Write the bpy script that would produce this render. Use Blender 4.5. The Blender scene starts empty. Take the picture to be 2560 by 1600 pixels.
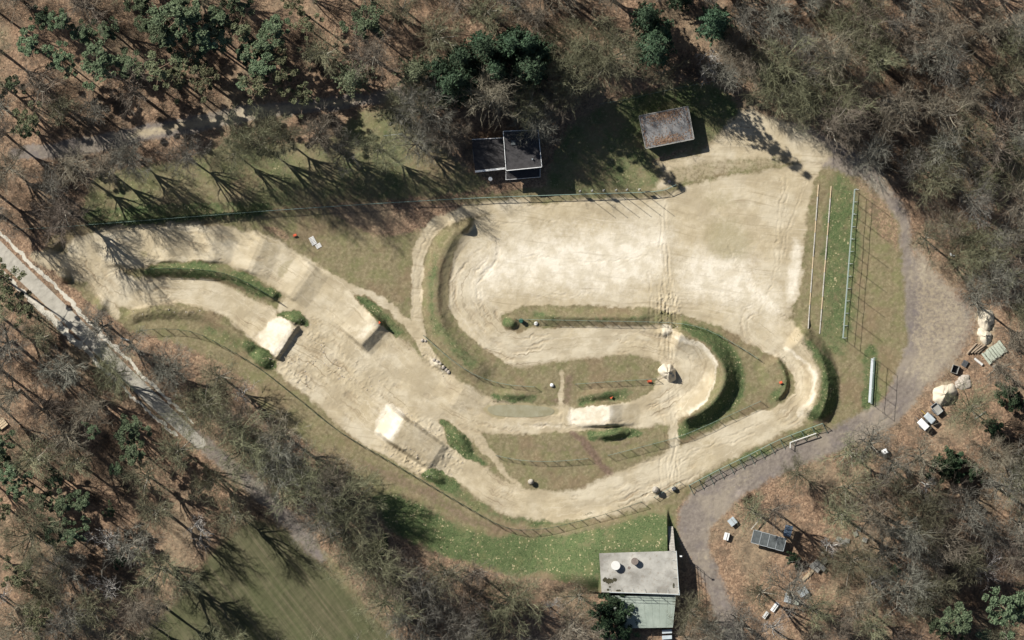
import bpy, math, random
import numpy as np
from mathutils import Vector, Matrix

# ---------------------------------------------------------------- camera, sky, sun, exposure
S = 0.07                      # metres per photograph pixel
def W(px, py): return ((px-1280.0)*S, (800.0-py)*S)
scene = bpy.context.scene
C = scene.collection
CAM_H = 1000.0
cd = bpy.data.cameras.new('camera'); cam = bpy.data.objects.new('camera', cd); C.objects.link(cam)
cam.location = (0, 0, CAM_H); cam.rotation_euler = (0, 0, 0)
cd.sensor_width = 36.0; cd.lens = 36.0*CAM_H/(2560*S); cd.clip_start = 10.0; cd.clip_end = 6000.0
scene.camera = cam
SUN_EL = math.radians(42.0); SUN_AZ = math.radians(-53.0)     # azimuth clockwise from +Y
w = bpy.data.worlds.new('World'); scene.world = w; w.use_nodes = True
nt = w.node_tree; nt.nodes.clear()
sky = nt.nodes.new('ShaderNodeTexSky'); sky.sky_type = 'NISHITA'; sky.sun_disc = False
sky.sun_elevation = SUN_EL; sky.sun_rotation = SUN_AZ % (2*math.pi)
bg = nt.nodes.new('ShaderNodeBackground'); bg.inputs[1].default_value = 0.05
wo = nt.nodes.new('ShaderNodeOutputWorld')
nt.links.new(sky.outputs[0], bg.inputs[0]); nt.links.new(bg.outputs[0], wo.inputs[0])
sl = bpy.data.lights.new('sun', 'SUN'); sl.energy = 5.0; sl.angle = math.radians(0.53); sl.color = (1.0, 0.965, 0.905)
sun = bpy.data.objects.new('sun', sl); C.objects.link(sun); sun.location = (-60, 45, 200)
sun.rotation_euler = Vector((math.cos(SUN_EL)*0.7986, -math.cos(SUN_EL)*0.6018, -math.sin(SUN_EL))).to_track_quat('-Z', 'Y').to_euler()
vs = scene.view_settings; vs.view_transform = 'Standard'; vs.look = 'None'; vs.exposure = 0.36; vs.gamma = 1.0; vs.use_curve_mapping = False
scene.render.engine = 'CYCLES'; scene.cycles.debug_use_spatial_splits = True; scene.cycles.max_bounces = 3; scene.cycles.diffuse_bounces = 1

rnd = random.Random(7)
rng = np.random.default_rng(11)

# ---------------------------------------------------------------- numpy noise, polygons, strokes
_perm = np.random.default_rng(3).permutation(256).astype(np.int64); _perm = np.concatenate([_perm, _perm])
def vnoise(x, y, seed=0):
    x = np.asarray(x, dtype=np.float64)+seed*37.17; y = np.asarray(y, dtype=np.float64)+seed*91.7
    ix = np.floor(x).astype(np.int64); iy = np.floor(y).astype(np.int64)
    fx = x-ix; fy = y-iy; fx = fx*fx*(3-2*fx); fy = fy*fy*(3-2*fy)
    ix &= 255; iy &= 255
    def h(a, b): return _perm[(_perm[a & 255]+b) & 255]/255.0
    return (h(ix, iy)*(1-fx)+h(ix+1, iy)*fx)*(1-fy)+(h(ix, iy+1)*(1-fx)+h(ix+1, iy+1)*fx)*fy
def fbm(x, y, o=4, seed=0):
    s = 0; a = 0.5; t = 0
    for k in range(o):
        s = s+a*vnoise(x*2**k, y*2**k, seed+k*3); t += a; a *= 0.55
    return s/t
def cat(pts, closed=False, n=5):
    P = [np.array(p, float) for p in pts]; out = []; L = len(P)
    for i in range(L if closed else L-1):
        p0 = P[(i-1) % L] if closed or i > 0 else P[0]
        p1 = P[i]; p2 = P[(i+1) % L]; p3 = P[(i+2) % L] if closed or i+2 < L else P[-1]
        for k in range(n):
            t = k/n
            out.append(0.5*((2*p1)+(p2-p0)*t+(2*p0-5*p1+4*p2-p3)*t*t+(3*p1-p0-3*p2+p3)*t**3))
    if not closed: out.append(P[-1])
    return np.array(out)
RES = 0.2
HX, HY = 91.0, 58.0
nx = int(2*HX/RES)+1; ny = int(2*HY/RES)+1
gx = np.linspace(-HX, HX, nx); gy = np.linspace(HY, -HY, ny)      # row 0 = top of picture
PXl = gx/S+1280; PYl = 800-gy/S
PX, PY = np.meshgrid(PXl, PYl)
STEP = RES/S
wx = (fbm(PX/28, PY/28, 3, 1)-.5)*16+(fbm(PX/7, PY/7, 2, 5)-.5)*7
wy = (fbm(PX/28, PY/28, 3, 2)-.5)*16+(fbm(PX/7, PY/7, 2, 6)-.5)*7
QX = PX+wx; QY = PY+wy
def win(x0, x1, y0, y1):
    i0 = max(0, int((x0-PXl[0])/STEP)); i1 = min(nx, int((x1-PXl[0])/STEP)+2)
    j0 = max(0, int((y0-PYl[0])/STEP)); j1 = min(ny, int((y1-PYl[0])/STEP)+2)
    return slice(j0, j1), slice(i0, i1)
def poly(pts, soft=6, sm=True, warp=True):
    P = cat(pts, True, 5) if sm else np.array(pts, float)
    m = np.zeros((ny, nx)); pad = soft+20
    sl_ = win(P[:, 0].min()-pad, P[:, 0].max()+pad, P[:, 1].min()-pad, P[:, 1].max()+pad)
    X = (QX if warp else PX)[sl_]; Y = (QY if warp else PY)[sl_]
    if X.size == 0: return m
    d2 = np.full(X.shape, 1e12); ins = np.zeros(X.shape, bool)
    for a, b in zip(P, np.roll(P, -1, 0)):
        ex, ey = b-a; l2 = ex*ex+ey*ey+1e-9
        t = np.clip(((X-a[0])*ex+(Y-a[1])*ey)/l2, 0, 1)
        d2 = np.minimum(d2, (X-a[0]-t*ex)**2+(Y-a[1]-t*ey)**2)
        c = (a[1] > Y) != (b[1] > Y)
        if abs(ey) > 1e-9: ins ^= c & (X < (Y-a[1])*ex/ey+a[0])
    sd = np.sqrt(d2); sd = np.where(ins, -sd, sd)
    m[sl_] = np.clip(0.5-sd/(2*soft), 0, 1)
    return m
def stroke_raw(pts, reach=90, warp=True, n=6):
    """distance, along, signed across (positive = right of travel in picture), half width; all in pixels"""
    P = cat([p if len(p) == 3 else (p[0], p[1], 0) for p in pts], False, n)
    D = np.full((ny, nx), 1e6); U = np.zeros((ny, nx)); V = np.full((ny, nx), 1e6); Wd = np.zeros((ny, nx)); u0 = 0
    AX, AY = (QX, QY) if warp else (PX, PY)
    for a, b in zip(P[:-1], P[1:]):
        sl_ = win(min(a[0], b[0])-reach, max(a[0], b[0])+reach, min(a[1], b[1])-reach, max(a[1], b[1])+reach)
        ex, ey = b[:2]-a[:2]; L = math.hypot(ex, ey)+1e-9
        if D[sl_].size:
            X = AX[sl_]-a[0]; Y = AY[sl_]-a[1]
            t = np.clip((X*ex+Y*ey)/(L*L), 0, 1)
            dx = X-t*ex; dy = Y-t*ey; d = np.hypot(dx, dy)
            s = d < D[sl_]
            v = np.where(X*ey-Y*ex > 0, -d, d)
            D[sl_] = np.where(s, d, D[sl_]); U[sl_] = np.where(s, u0+t*L, U[sl_]); V[sl_] = np.where(s, v, V[sl_])
            Wd[sl_] = np.where(s, a[2]+(b[2]-a[2])*t, Wd[sl_])
        u0 += L
    return D, U, V, Wd
def stroke(pts, soft=6, warp=True):
    D, U, V, Wd = stroke_raw(pts, 100, warp)
    return np.clip(0.5-(D-Wd)/(2*soft), 0, 1)
def sstep(a, b, x): t = np.clip((x-a)/(b-a), 0, 1); return t*t*(3-2*t)
def mx(*a):
    r = a[0]
    for b in a[1:]: r = np.maximum(r, b)
    return r

# ---------------------------------------------------------------- where each kind of ground lies
TA = [(205,628,38),(300,618,52),(400,612,50),(500,607,48),(580,618,48),(660,645,53),(740,692,56),(800,738,56),(870,790,54),(940,850,52),(1010,920,52),(1080,965,48),(1150,1005,46),(1220,1035,44),(1330,1049,36),(1440,1048,34),(1540,1040,34),(1620,1025,44),(1690,985,60),(1722,930,70),(1690,875,52),(1600,850,40),(1500,852,42),(1400,858,46),(1300,870,50),(1220,850,62),(1160,780,55),(1150,700,40),(1200,630,60)]
TB = [(1900,815,55),(1960,860,50),(2000,915,40),(2010,970,36),(1985,1020,42),(1920,1058,40),(1830,1098,42),(1740,1145,46),(1640,1195,52),(1540,1235,50),(1440,1262,40),(1340,1262,38),(1250,1235,38),(1180,1190,36),(1130,1160,36),(1060,1115,42),(980,1055,50),(900,985,58),(830,925,66),(760,875,64),(700,838,52),(640,800,46),(580,760,38),(500,733,36),(420,728,34),(340,735,38),(290,715,40),(240,665,42)]
DA, UA, VA, WA = stroke_raw(TA, 100); DB, UB, VB, WB = stroke_raw(TB, 100)
sandA = np.clip(0.5-(DA-WA)/20, 0, 1); sandB = np.clip(0.5-(DB-WB)/20, 0, 1)
open_area = poly([(1165,580),(1200,545),(1320,515),(1480,497),(1640,490),(1720,464),(1850,434),(1960,417),(2050,404),(2038,450),(2018,540),(2006,640),(2003,700),(1988,770),(1950,825),(1940,875),(1850,838),(1780,812),(1700,792),(1640,772),(1500,768),(1350,766),(1275,776),(1252,795),(1240,830),(1150,830),(1122,760),(1116,690),(1132,620)], 8)
centre = poly([(700,760),(800,690),(900,790),(1000,850),(1060,900),(1140,960),(1230,1010),(1225,1080),(1150,1055),(1180,1100),(1130,1180),(1050,1190),(960,1140),(880,1090),(800,1020),(720,955),(690,920),(720,850)], 7)
paths = mx(stroke([(1150,540,12),(1085,570,18),(1050,630,16),(1042,720,16),(1040,800,16),(1052,850,15),(1085,900,12)], 4),
           stroke([(790,668,6),(870,715,9),(940,745,11),(1000,790,11),(1035,835,12)], 4),
           stroke([(1150,1040,15),(1190,1090,14),(1240,1150,12),(1300,1210,10)], 4),
           stroke([(1402,935,7),(1402,1010,9)], 5), stroke([(1680,1040,12),(1685,1110,14),(1690,1180,14)], 6),
           stroke([(90,640,12),(160,660,30),(230,690,28),(290,790,12)], 9), stroke([(1655,790,24),(1690,812,22),(1700,830,20)], 5))
apron = poly([(1640,405),(1745,385),(1795,330),(1865,268),(1910,285),(1960,300),(2030,335),(2085,380),(2050,408),(1960,410),(1850,425),(1720,455),(1650,478),(1630,470),(1660,430)], 10)
isle_left = stroke([(1170,558,6),(1128,598,20),(1104,655,28),(1092,720,28),(1096,785,32),(1128,850,38),(1190,908,40),(1260,950,38),(1330,972,34),(1390,972,32)], 5)
isle_mid = poly([(1408,945),(1450,917),(1530,906),(1575,907),(1605,930),(1640,952),(1632,975),(1600,992),(1540,1008),(1480,1013),(1412,1010)], 5)
isle_top = poly([(1258,800),(1270,783),(1345,769),(1500,771),(1640,775),(1720,795),(1800,825),(1880,865),(1945,897),(1984,945),(1983,980),(1950,1012),(1890,1030),(1780,1075),(1700,1108),(1690,1075),(1700,1052),(1745,1032),(1785,1000),(1808,955),(1803,915),(1780,880),(1745,855),(1700,835),(1660,812),(1500,815),(1330,818),(1300,830),(1268,825)], 5)
isle_low = poly([(1222,1090),(1320,1092),(1430,1082),(1520,1068),(1600,1070),(1665,1085),(1680,1105),(1600,1140),(1520,1172),(1430,1200),(1340,1218),(1290,1200),(1245,1145)], 6)
berm_in = poly([(360,680),(390,663),(500,655),(560,664),(620,688),(660,712),(702,733),(690,746),(640,742),(590,712),(520,695),(430,693),(375,694)], 4)
berm_low = stroke([(320,800,16),(380,785,15),(460,785,16),(530,800,15),(580,830,14),(620,870,12)], 6)
wedges = [poly(p, 4) for p in ([(885,740),(930,750),(985,800),(1008,832),(985,842),(945,800)], [(1100,1050),(1140,1065),(1170,1100),(1205,1150),(1218,1168),(1180,1152),(1140,1128),(1118,1098)],
    [(695,787),(735,778),(770,795),(764,815),(735,806)], [(600,850),(635,852),(665,878),(690,905),(684,926),(655,920),(620,888)], [(1050,1182),(1080,1172),(1115,1185),(1150,1215),(1120,1225),(1080,1210)])]
islands = mx(isle_left, isle_mid, isle_top, isle_low, berm_in, berm_low, *wedges)
strip_apron = poly([(1655,445),(1700,415),(1850,393),(1955,388),(1985,395),(1950,408),(1800,432),(1700,458)], 6)
m_sand = mx(sandA, sandB, open_area, centre, paths*0.9, apron*0.85, stroke([(330,340,12),(420,322,13),(520,306,14),(620,284,13),(760,264,10),(900,250,9)], 8)*.62, stroke([(2285,830,10),(2300,880,14),(2285,930,8)], 14)*.55, stroke([(2275,600,7),(2280,720,9)], 8)*.4, poly([(2330,700),(2400,760),(2440,800),(2390,880),(2350,900),(2340,800)], 30)*.42, poly([(2440,770),(2490,780),(2490,850),(2465,880),(2440,850)], 14)*.6, poly([(2335,960),(2380,950),(2400,980),(2370,1020),(2335,1005)], 12)*.6)
m_sand = m_sand*(1-mx(islands, strip_apron*.4)); m_sand = mx(m_sand, paths*stroke([(1402,935,7),(1402,1010,9)], 5), paths*stroke([(1680,1040,12),(1685,1110,14),(1690,1180,14)], 6))
m_sand = mx(m_sand, stroke([(1062,585,14),(1120,545,16),(1200,524,18),(1320,508,14)], 8)*.85)
clearing = poly([(110,620),(240,550),(640,530),(1180,490),(1650,400),(1950,300),(2080,390),(2200,470),(2250,560),(2268,720),(2300,850),(2200,1000),(2100,1070),(1720,1240),(1700,1385),(1530,1440),(1490,1478),(1430,1448),(1300,1445),(1150,1400),(980,1330),(880,1200),(640,1010),(560,930),(400,850),(300,810),(120,660)], 14)
lawn = poly([(215,480),(260,425),(420,405),(560,360),(800,350),(900,280),(990,270),(1060,330),(1170,420),(1190,480),(640,528),(240,560)], 16)
hutlawn = poly([(1380,400),(1440,300),(1560,240),(1760,200),(1830,240),(1860,310),(1760,370),(1640,402),(1640,475),(1380,485)], 14)
bank = poly([(1370,1395),(1500,1380),(1502,1478),(1440,1455),(1370,1445)], 10)
m_dry = mx(clearing, bank, lawn*.9, hutlawn*.85, stroke([(700,1290,10),(820,1400,14),(950,1600,18)], 14)*.8)
green_z = mx(poly([(930,1235),(1000,1240),(1100,1290),(1200,1330),(1350,1340),(1500,1310),(1640,1280),(1680,1320),(1680,1385),(1530,1400),(1490,1450),(1440,1435),(1300,1440),(1150,1400),(1010,1350),(950,1290)], 14),
    poly([(2075,462),(2152,490),(2128,850),(2068,885),(2046,840)], 16)*.78, poly([(2160,870),(2200,900),(2190,1030),(2155,1020)], 8)*.8,
    poly([(240,520),(640,500),(640,545),(240,565)], 8)*.7, lawn*.42, hutlawn*.6, stroke([(1060,1170,16),(1200,1265,14),(1330,1305,12),(1450,1295,12),(1620,1245,16)], 8)*.75,
    stroke([(1770,1200,16),(1920,1125,18),(2040,1072,14)], 8)*.6, stroke([(520,830,20),(600,865,22)], 12)*.5)
berm_green = mx(stroke([(1710,815,10),(1780,850,22),(1825,900,26),(1838,950,26),(1815,1010,26),(1760,1050,22),(1705,1080,18)], 9), stroke([(1985,835,10),(2040,885,16),(2075,950,22),(2065,1020,24),(2030,1035,18)], 9)*.9,
    stroke([(1950,880,14),(1965,950,14),(1925,1000,18)], 10)*.6, berm_in*.8, *[q*.9 for q in wedges], stroke([(1480,1090,14),(1590,1080,14)], 6), stroke([(1270,805,14),(1280,812,14)], 5)*.8,
    stroke([(1340,790,10),(1480,797,10),(1640,795,8)], 8)*.6, stroke([(1450,1000,14),(1560,985,16)], 8)*.8, stroke([(1240,995,12),(1330,998,12)], 5)*.8, stroke([(1480,1130,14),(1640,1105,14)], 12)*.3,
    stroke([(1085,640,10),(1078,760,10),(1110,850,18),(1180,905,18)], 10)*.55)
m_green = mx(green_z, berm_green, bank*.62)
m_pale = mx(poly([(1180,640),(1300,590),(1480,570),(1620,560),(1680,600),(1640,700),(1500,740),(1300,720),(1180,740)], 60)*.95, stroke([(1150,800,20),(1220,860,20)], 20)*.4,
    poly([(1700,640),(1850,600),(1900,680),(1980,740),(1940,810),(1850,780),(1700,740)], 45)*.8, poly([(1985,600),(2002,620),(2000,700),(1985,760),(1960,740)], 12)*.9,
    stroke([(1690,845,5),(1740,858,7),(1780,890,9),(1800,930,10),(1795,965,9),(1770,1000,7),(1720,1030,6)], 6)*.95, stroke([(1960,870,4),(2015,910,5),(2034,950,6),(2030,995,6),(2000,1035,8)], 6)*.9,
    poly([(645,845),(695,793),(735,820),(688,888)], 6)*.85, poly([(960,1015),(995,1020),(1012,1046),(978,1100),(938,1085)], 7)*1.0, poly([(1430,1016),(1524,1014),(1524,1057),(1430,1062)], 7)*.85,  # pale sand on jump faces, also carrying their sun-facing brightness as colour
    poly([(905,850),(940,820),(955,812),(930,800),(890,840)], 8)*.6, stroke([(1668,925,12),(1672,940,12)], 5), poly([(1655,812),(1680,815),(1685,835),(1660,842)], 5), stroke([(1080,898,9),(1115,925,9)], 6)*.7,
    stroke([(1300,1065,8),(1400,1068,8)], 10)*.5, stroke([(280,590,14),(284,650,14)], 12)*.3)  # last stroke paints the sunlit slope of the first roller paler
gravel = stroke([(1990,345,40),(2080,385,36),(2160,425,22),(2225,490,17),(2256,550,14),(2268,630,16),(2282,700,26),(2305,780,44),(2310,860,44),(2288,930,42),(2250,995,36),(2190,1050,33),(2095,1097,32),(1980,1142,33),(1880,1185,35),(1800,1232,46),(1745,1290,44),(1738,1350,36),(1765,1420,22),(1800,1500,24),(1840,1600,24)], 12)
DL, UL, VL, _ = stroke_raw([(2080,385),(2160,425),(2225,490),(2256,550),(2268,630),(2282,700),(2305,780),(2305,860),(2280,930),(2245,995),(2190,1050),(2095,1097),(1980,1142),(1880,1185),(1800,1232),(1750,1290),(1738,1350),(1765,1420),(1800,1500),(1840,1600)], 40)
wheel = (sstep(5, 1.5, np.abs(np.abs(VL)-9))*.7+sstep(7, 2, np.abs(VL+21))*.45)*sstep(.3, .6, vnoise(UL/60, VL*0, 91))
m_sand = mx(m_sand, wheel*.5)
apron2 = poly([(2285,620),(2335,670),(2395,735),(2440,790),(2410,870),(2370,925),(2330,965),(2290,960),(2280,800)], 26)
m_sand = mx(m_sand, apron2*.46)
m_gravel = mx(gravel, apron2*.85, stroke([(40,384,16),(200,368,22),(290,350,22),(380,330,20),(480,314,20),(560,295,21),(640,282,20),(760,266,18),(900,250,17),(1000,236,15),(1060,228,10)], 8), stroke([(480,1090,22),(560,1150,22),(700,1280,24),(800,1390,18)], 12)*.85)
road = stroke([(-60,570,20),(30,658,19),(110,735,18),(200,822,17.5),(330,950,17),(450,1062,16),(500,1108,14)], 2.5, False)
verge = mx(stroke([(-60,520,4),(60,643,5),(140,718,5),(222,802,4.5),(330,912,4),(400,982,4),(486,1056,4)], 3)*.9, stroke([(-10,672,5),(75,745,6),(160,825,8),(260,922,6),(330,990,4),(440,1085,4)], 3)*.85)
m_road = mx(road, verge)
m_verge = verge
m_dirt = mx(stroke([(1428,1075,9),(1470,1120,11),(1530,1190,12)], 6)*.8, poly([(1300,1105),(1480,1110),(1600,1095),(1620,1110),(1480,1140),(1350,1130)], 12)*.45, stroke([(1420,945,14),(1415,1005,12),(1380,1000,10)], 8)*.6,
    stroke([(2050,870,6),(2100,940,8),(2090,1030,10),(2040,1060,14)], 10)*.5, stroke([(900,1160,14),(1050,1225,18),(1200,1310,14),(1400,1330,8),(1560,1300,6)], 10)*.55, poly([(1660,1215),(1700,1230),(1710,1265),(1640,1260)], 8)*.3,
    poly([(680,900),(760,900),(800,960),(740,965)], 20)*.4, poly([(850,760),(880,800),(900,860),(860,830)], 8)*.3, strip_apron*.25)
m_leaf2 = mx(poly([(840,510),(1150,500),(1120,545),(1030,585),(930,590),(870,560)], 18)*.85, poly([(660,560),(720,575),(730,610),(670,590)], 10)*.6, stroke([(420,860,20),(560,930,24),(640,980,18)], 16)*.7, poly([(2060,420),(2160,440),(2240,520),(2250,640),(2170,560),(2150,480)], 16)*.6,
    poly([(2400,820),(2470,860),(2440,1000),(2340,1010),(2380,920)], 20)*.7)
field = poly([(350,1640),(440,1500),(540,1370),(625,1300),(715,1318),(810,1410),(900,1510),(970,1640)], 22)
m_field = field
m_damp = mx(stroke([(1152,592,8),(1120,650,10),(1112,720,11),(1118,785,9)], 7)*.75, poly([(1215,1012),(1300,1008),(1385,1018),(1380,1040),(1300,1046),(1225,1040)], 6), poly([(1760,560),(1830,540),(1890,600),(1850,660),(1770,640)], 30)*.7, poly([(1740,480),(1830,470),(1860,520),(1780,540)], 25)*.5,
    poly([(348,630),(366,632),(364,642),(350,642)], 3)*.9, poly([(700,660),(730,648),(712,690),(696,690)], 5)*.6, poly([(1520,590),(1600,590),(1600,615),(1520,615)], 12)*.4, stroke([(1290,920,10),(1350,925,10)], 10)*.4)
dry_n = fbm(PX/60, PY/60, 4, 21); patch = fbm(PX/22, PY/22, 3, 23); m_green = np.clip(m_green*(.62+.7*patch)+(dry_n-.5)*.8*(m_green > .05), 0, 1)
m_dry = np.clip(m_dry, 0, 1)

# ---------------------------------------------------------------- heights (metres)
Hh = (fbm(PX/90, PY/90, 4, 31)-.5)*0.5+(fbm(PX/9, PY/9, 3, 33)-.5)*0.13
Hh *= (1-.7*m_sand)
def jump(p0, ang, hw, prof, soft=8, mode='add'):
    """profile along direction ang (degrees, picture axes, clockwise from right) at p0; prof = [(s px, h m)]"""
    global Hh
    c, s_ = math.cos(math.radians(ang)), math.sin(math.radians(ang))
    a = (PX-p0[0])*c+(PY-p0[1])*s_+wx*.15; b = -(PX-p0[0])*s_+(PY-p0[1])*c+wy*.3
    h = np.interp(a, [q[0] for q in prof], [q[1] for q in prof])
    Hh = Hh+h*sstep(hw+soft, hw-soft*.3, np.abs(b))
def ridge(pts, prof, fade=25):
    """profile across a polyline: prof = [(signed px, h)], negative = left of travel in picture"""
    global Hh
    D, U, V, Wd = stroke_raw(pts, 80, False)
    V2 = V+wx*.25
    L = U.max()
    h = np.interp(V2, [q[0] for q in prof], [q[1] for q in prof])
    e0 = sstep(0, fade, U)*sstep(0, fade, L-U)
    Hh = Hh+np.where(D < 79, h*e0, 0)
def lump(cx, cy, rx, ry, ang, H, rough=.25):
    global Hh
    c, s_ = math.cos(math.radians(ang)), math.sin(math.radians(ang))
    a = ((PX-cx)*c+(PY-cy)*s_)/rx; b = (-(PX-cx)*s_+(PY-cy)*c)/ry
    r = np.sqrt(a*a+b*b)*(1+rough*(fbm(PX/8, PY/8, 3, 41)-.5))
    Hh = Hh+H*sstep(1.0, .12, r)
# rollers along the top left straight
def roller(x, y, ang, H=0.75, wl=52, hw=44): jump((x, y), ang, hw, [(-wl, 0), (-wl*.5, H*.5), (-6, H), (6, H), (wl*.5, H*.5), (wl, 0)], 8)
roller(300, 618, 0); roller(415, 611, -2, .7); roller(530, 608, 3, .8); roller(640, 638, 22, .75); roller(755, 705, 36, .7, 48, 46)
# tabletop jumps
jump((712, 852), 33.7, 46, [(-95, 0), (-62, .2), (-8, 1.3), (6, 1.3), (15, .3), (26, 0)], 6)
jump((930, 836), 43, 38, [(-120, 0), (-70, .4), (-6, 1.55), (0, 1.55), (24, .2), (36, 0)], 7)
jump((993, 1074), 35, 33, [(-95, 0), (-45, .3), (-2, 2.0), (6, 2.0), (116, .95), (132, .3), (150, 0)], 9)
jump((1524, 1036), -2, 26, [(-95, 0), (0, 1.5), (30, .6), (75, 0)], 7)
jump((1150, 985), 30, 32, [(-60, 0), (0, .45), (60, 0)], 10)
# berms
ridge([(1680,832),(1730,845),(1775,872),(1803,910),(1810,945),(1800,975),(1775,1008),(1738,1033),(1694,1050)], [(-42, 0), (-30, .5), (-5, 2.5), (0, 2.6), (5, 2.45), (38, .5), (55, 0)], 22)
ridge([(1972,840),(2000,862),(2028,900),(2044,950),(2040,1000),(2015,1045)], [(-54, 0), (-46, .4), (-24, 2.15), (-2, 2.3), (6, 2.1), (32, .35), (45, 0)], 28)
ridge([(1172,556),(1128,602),(1102,660),(1092,720),(1096,785),(1125,850),(1180,905),(1240,945)], [(-34, 0), (-24, .25), (-16, .55), (-3, 1.2), (6, 1.25), (24, .75), (38, 0)], 62)
ridge([(355,676),(430,676),(520,680),(600,704),(700,745)], [(-18, 0), (-4, .95), (4, .95), (18, 0)], 20)
ridge([(310,795),(360,778),(440,772),(520,785),(590,830),(640,880)], [(-16, 0), (0, .9), (10, .75), (26, 0)], 25)
ridge([(1935,885),(1960,930),(1962,972),(1935,1005)], [(-10, 0), (-1, .85), (40, .5), (60, 0)], 22)
ridge([(1335,790),(1480,793),(1640,793)], [(-22, 0), (0, .8), (14, .3), (24, 0)], 40)
for a in [(1165,566,26,20,-40,1.9),(1278,808,24,20,0,1.1),(940,795,40,22,40,.9),(740,798,34,18,15,1.1),(655,900,36,24,35,1.3),(1150,1100,56,20,48,1.1),(1085,1190,42,18,25,1.2),(1530,1084,58,18,-6,1.5),(1500,985,60,20,-6,.8),(1290,985,60,18,2,.6),
          (135,612,40,22,-35,1.4),(160,690,24,20,60,1.7),(250,765,26,40,20,.8),(1640,1226,10,10,0,1.3),(1327,1205,9,9,0,.7),(1663,830,26,14,0,.7),(1095,912,34,12,40,.7),(1860,1240,24,20,0,1.3)]:
    lump(*a)
# the start hill under the concrete deck: earth filled behind its retaining walls
hill = 3.55*sstep(1262, 1378, PY)*sstep(1330, 1505, PX+.25*(PY-1380))*(PX < 1669)*(PY < 1482)
hill = np.where((PY >= 1375) & (PX >= 1500) & (PX < 1691) & (PY < 1480), 3.5, hill)
hill = hill*np.where(PX < 1500, sstep(1480, 1425, PY-(PX-1400)*.15), 1)
Hh = np.where(hill > 0.02, np.maximum(Hh*np.clip(1-hill, 0, 1), 0)+hill, Hh)
# streaks and ruts running along the tracks, clods on the rough spots
useA = (DA-WA) < (DB-WB)
U = np.where(useA, UA, UB); V = np.where(useA, VA, VB)
free = (np.minimum(DA-WA, DB-WB) > 6); U = np.where(free, PX+.25*PY, U); V = np.where(free, PY-.12*PX+20*fbm(PX/120, PY/120, 2, 8), V)
st1 = vnoise(U/70, V/3.2, 51); st2 = vnoise(U/34, V/4.2, 52); st3 = vnoise(U/120, V/6, 53)
streak = np.clip(sstep(.62, .95, st1)*.8+sstep(.7, .95, st2)*.6+.35*(st3-.5), -.3, 1.3)
where_st = fbm(PX/80, PY/80, 3, 55)
rutty = sstep(.38, .62, where_st)*np.where(free, .35, 1.0)
Hh -= m_sand*streak*rutty*0.15
for k in range(70):                                     # single wheel ruts of the digger that crossed the site
    y0 = rnd.uniform(500, 1180) if k % 2 else rnd.uniform(690, 830); x0 = 1652+(y0-500)*.04+rnd.gauss(0, 15)
    pts = [(x0, y0), (x0+rnd.gauss(0, 2.5), y0+rnd.uniform(20, 34)), (x0+rnd.gauss(2, 5), y0+rnd.uniform(44, 90))]
    D, _, _, _ = stroke_raw(pts, 8, False, 3); Hh += np.where(D < 8, -.075*sstep(2.4, .4, D)+.025*sstep(3, 0, np.abs(D-4)), 0)
RUTS = [[(1100,560),(1055,610),(1035,700),(1032,800)], [(1112,566),(1066,612),(1050,700),(1048,800)], [(180,600),(200,680),(260,760),(285,800)], [(190,600),(215,680),(275,750),(295,780)],
        [(800,760),(830,800),(850,850),(850,880)], [(815,760),(840,800),(862,850)], [(1200,1010),(1300,1060),(1420,1070)], [(1400,1000),(1410,1070),(1440,1110)], [(1420,1000),(1432,1060)], [(1180,850),(1230,890),(1320,900)], [(1170,830),(1215,875),(1300,888)],
        [(1160,760),(1200,830),(1280,868),(1400,845)], [(1200,720),(1215,790),(1245,825)], [(1190,720),(1205,800),(1240,838)], [(1700,1170),(1720,1130),(1800,1105)], [(1705,1160),(1735,1135),(1780,1130)], [(1660,500),(1700,470),(1760,440)], [(1955,440),(1945,560),(1935,700),(1900,780)], [(1965,440),(1958,560),(1948,680)],
        [(1935,760),(1985,830),(2010,880)], [(1820,600),(1850,680),(1930,760)], [(2020,440),(1975,560),(1960,640)], [(1980,900),(1995,950),(1985,1000)], [(1900,1060),(1800,1100),(1700,1150)], [(1890,1080),(1790,1120)], [(1560,1170),(1700,1130)], [(1050,860),(1100,930),(1180,990)], [(1060,850),(1110,915),(1190,980)],
        [(1060,800),(1090,850),(1130,900)], [(1430,1080),(1490,1150),(1530,1210)], [(1450,1080),(1510,1150)], [(1180,1090),(1240,1160),(1300,1215)], [(260,690),(350,668),(420,662)], [(270,684),(340,670)], [(1300,520),(1480,505),(1640,500)], [(1220,560),(1400,548)], [(1300,640),(1500,655),(1620,640)], [(1340,740),(1480,735)]]
for p in RUTS:
    D, U_, _, _ = stroke_raw(p, 8, True, 5); Hh += np.where(D < 8, (-.075*sstep(2.2, .4, D)+.025*sstep(3, 0, np.abs(D-3.6)))*(.3+.9*vnoise(U_/14, D*0, 71)), 0)
rough_z = mx(poly([(670,900),(720,850),(770,800),(760,790),(720,880),(790,960),(760,980),(690,925)], 14), poly([(1000,1110),(1060,1150),(1090,1170),(1060,1200),(980,1140),(950,1110)], 8), poly([(1120,1110),(1160,1140),(1140,1185),(1095,1165)], 8), poly([(1015,1030),(1060,1040),(1120,1070),(1110,1100),(1015,1050)], 8)*.8,
    poly([(1060,880),(1100,890),(1125,925),(1110,940),(1070,900)], 8), poly([(1640,740),(1690,740),(1690,820),(1640,810)], 10), poly([(700,900),(900,1000),(1000,960),(900,880),(780,860)], 40)*.45, poly([(300,800),(330,778),(450,770),(560,785),(560,795),(440,785),(330,798)], 8)*.7, poly([(750,800),(790,790),(830,870),(790,880)], 12)*.5)
clod = sstep(.5, .95, fbm(PX/4.6, PY/4.6, 2, 61))
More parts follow.
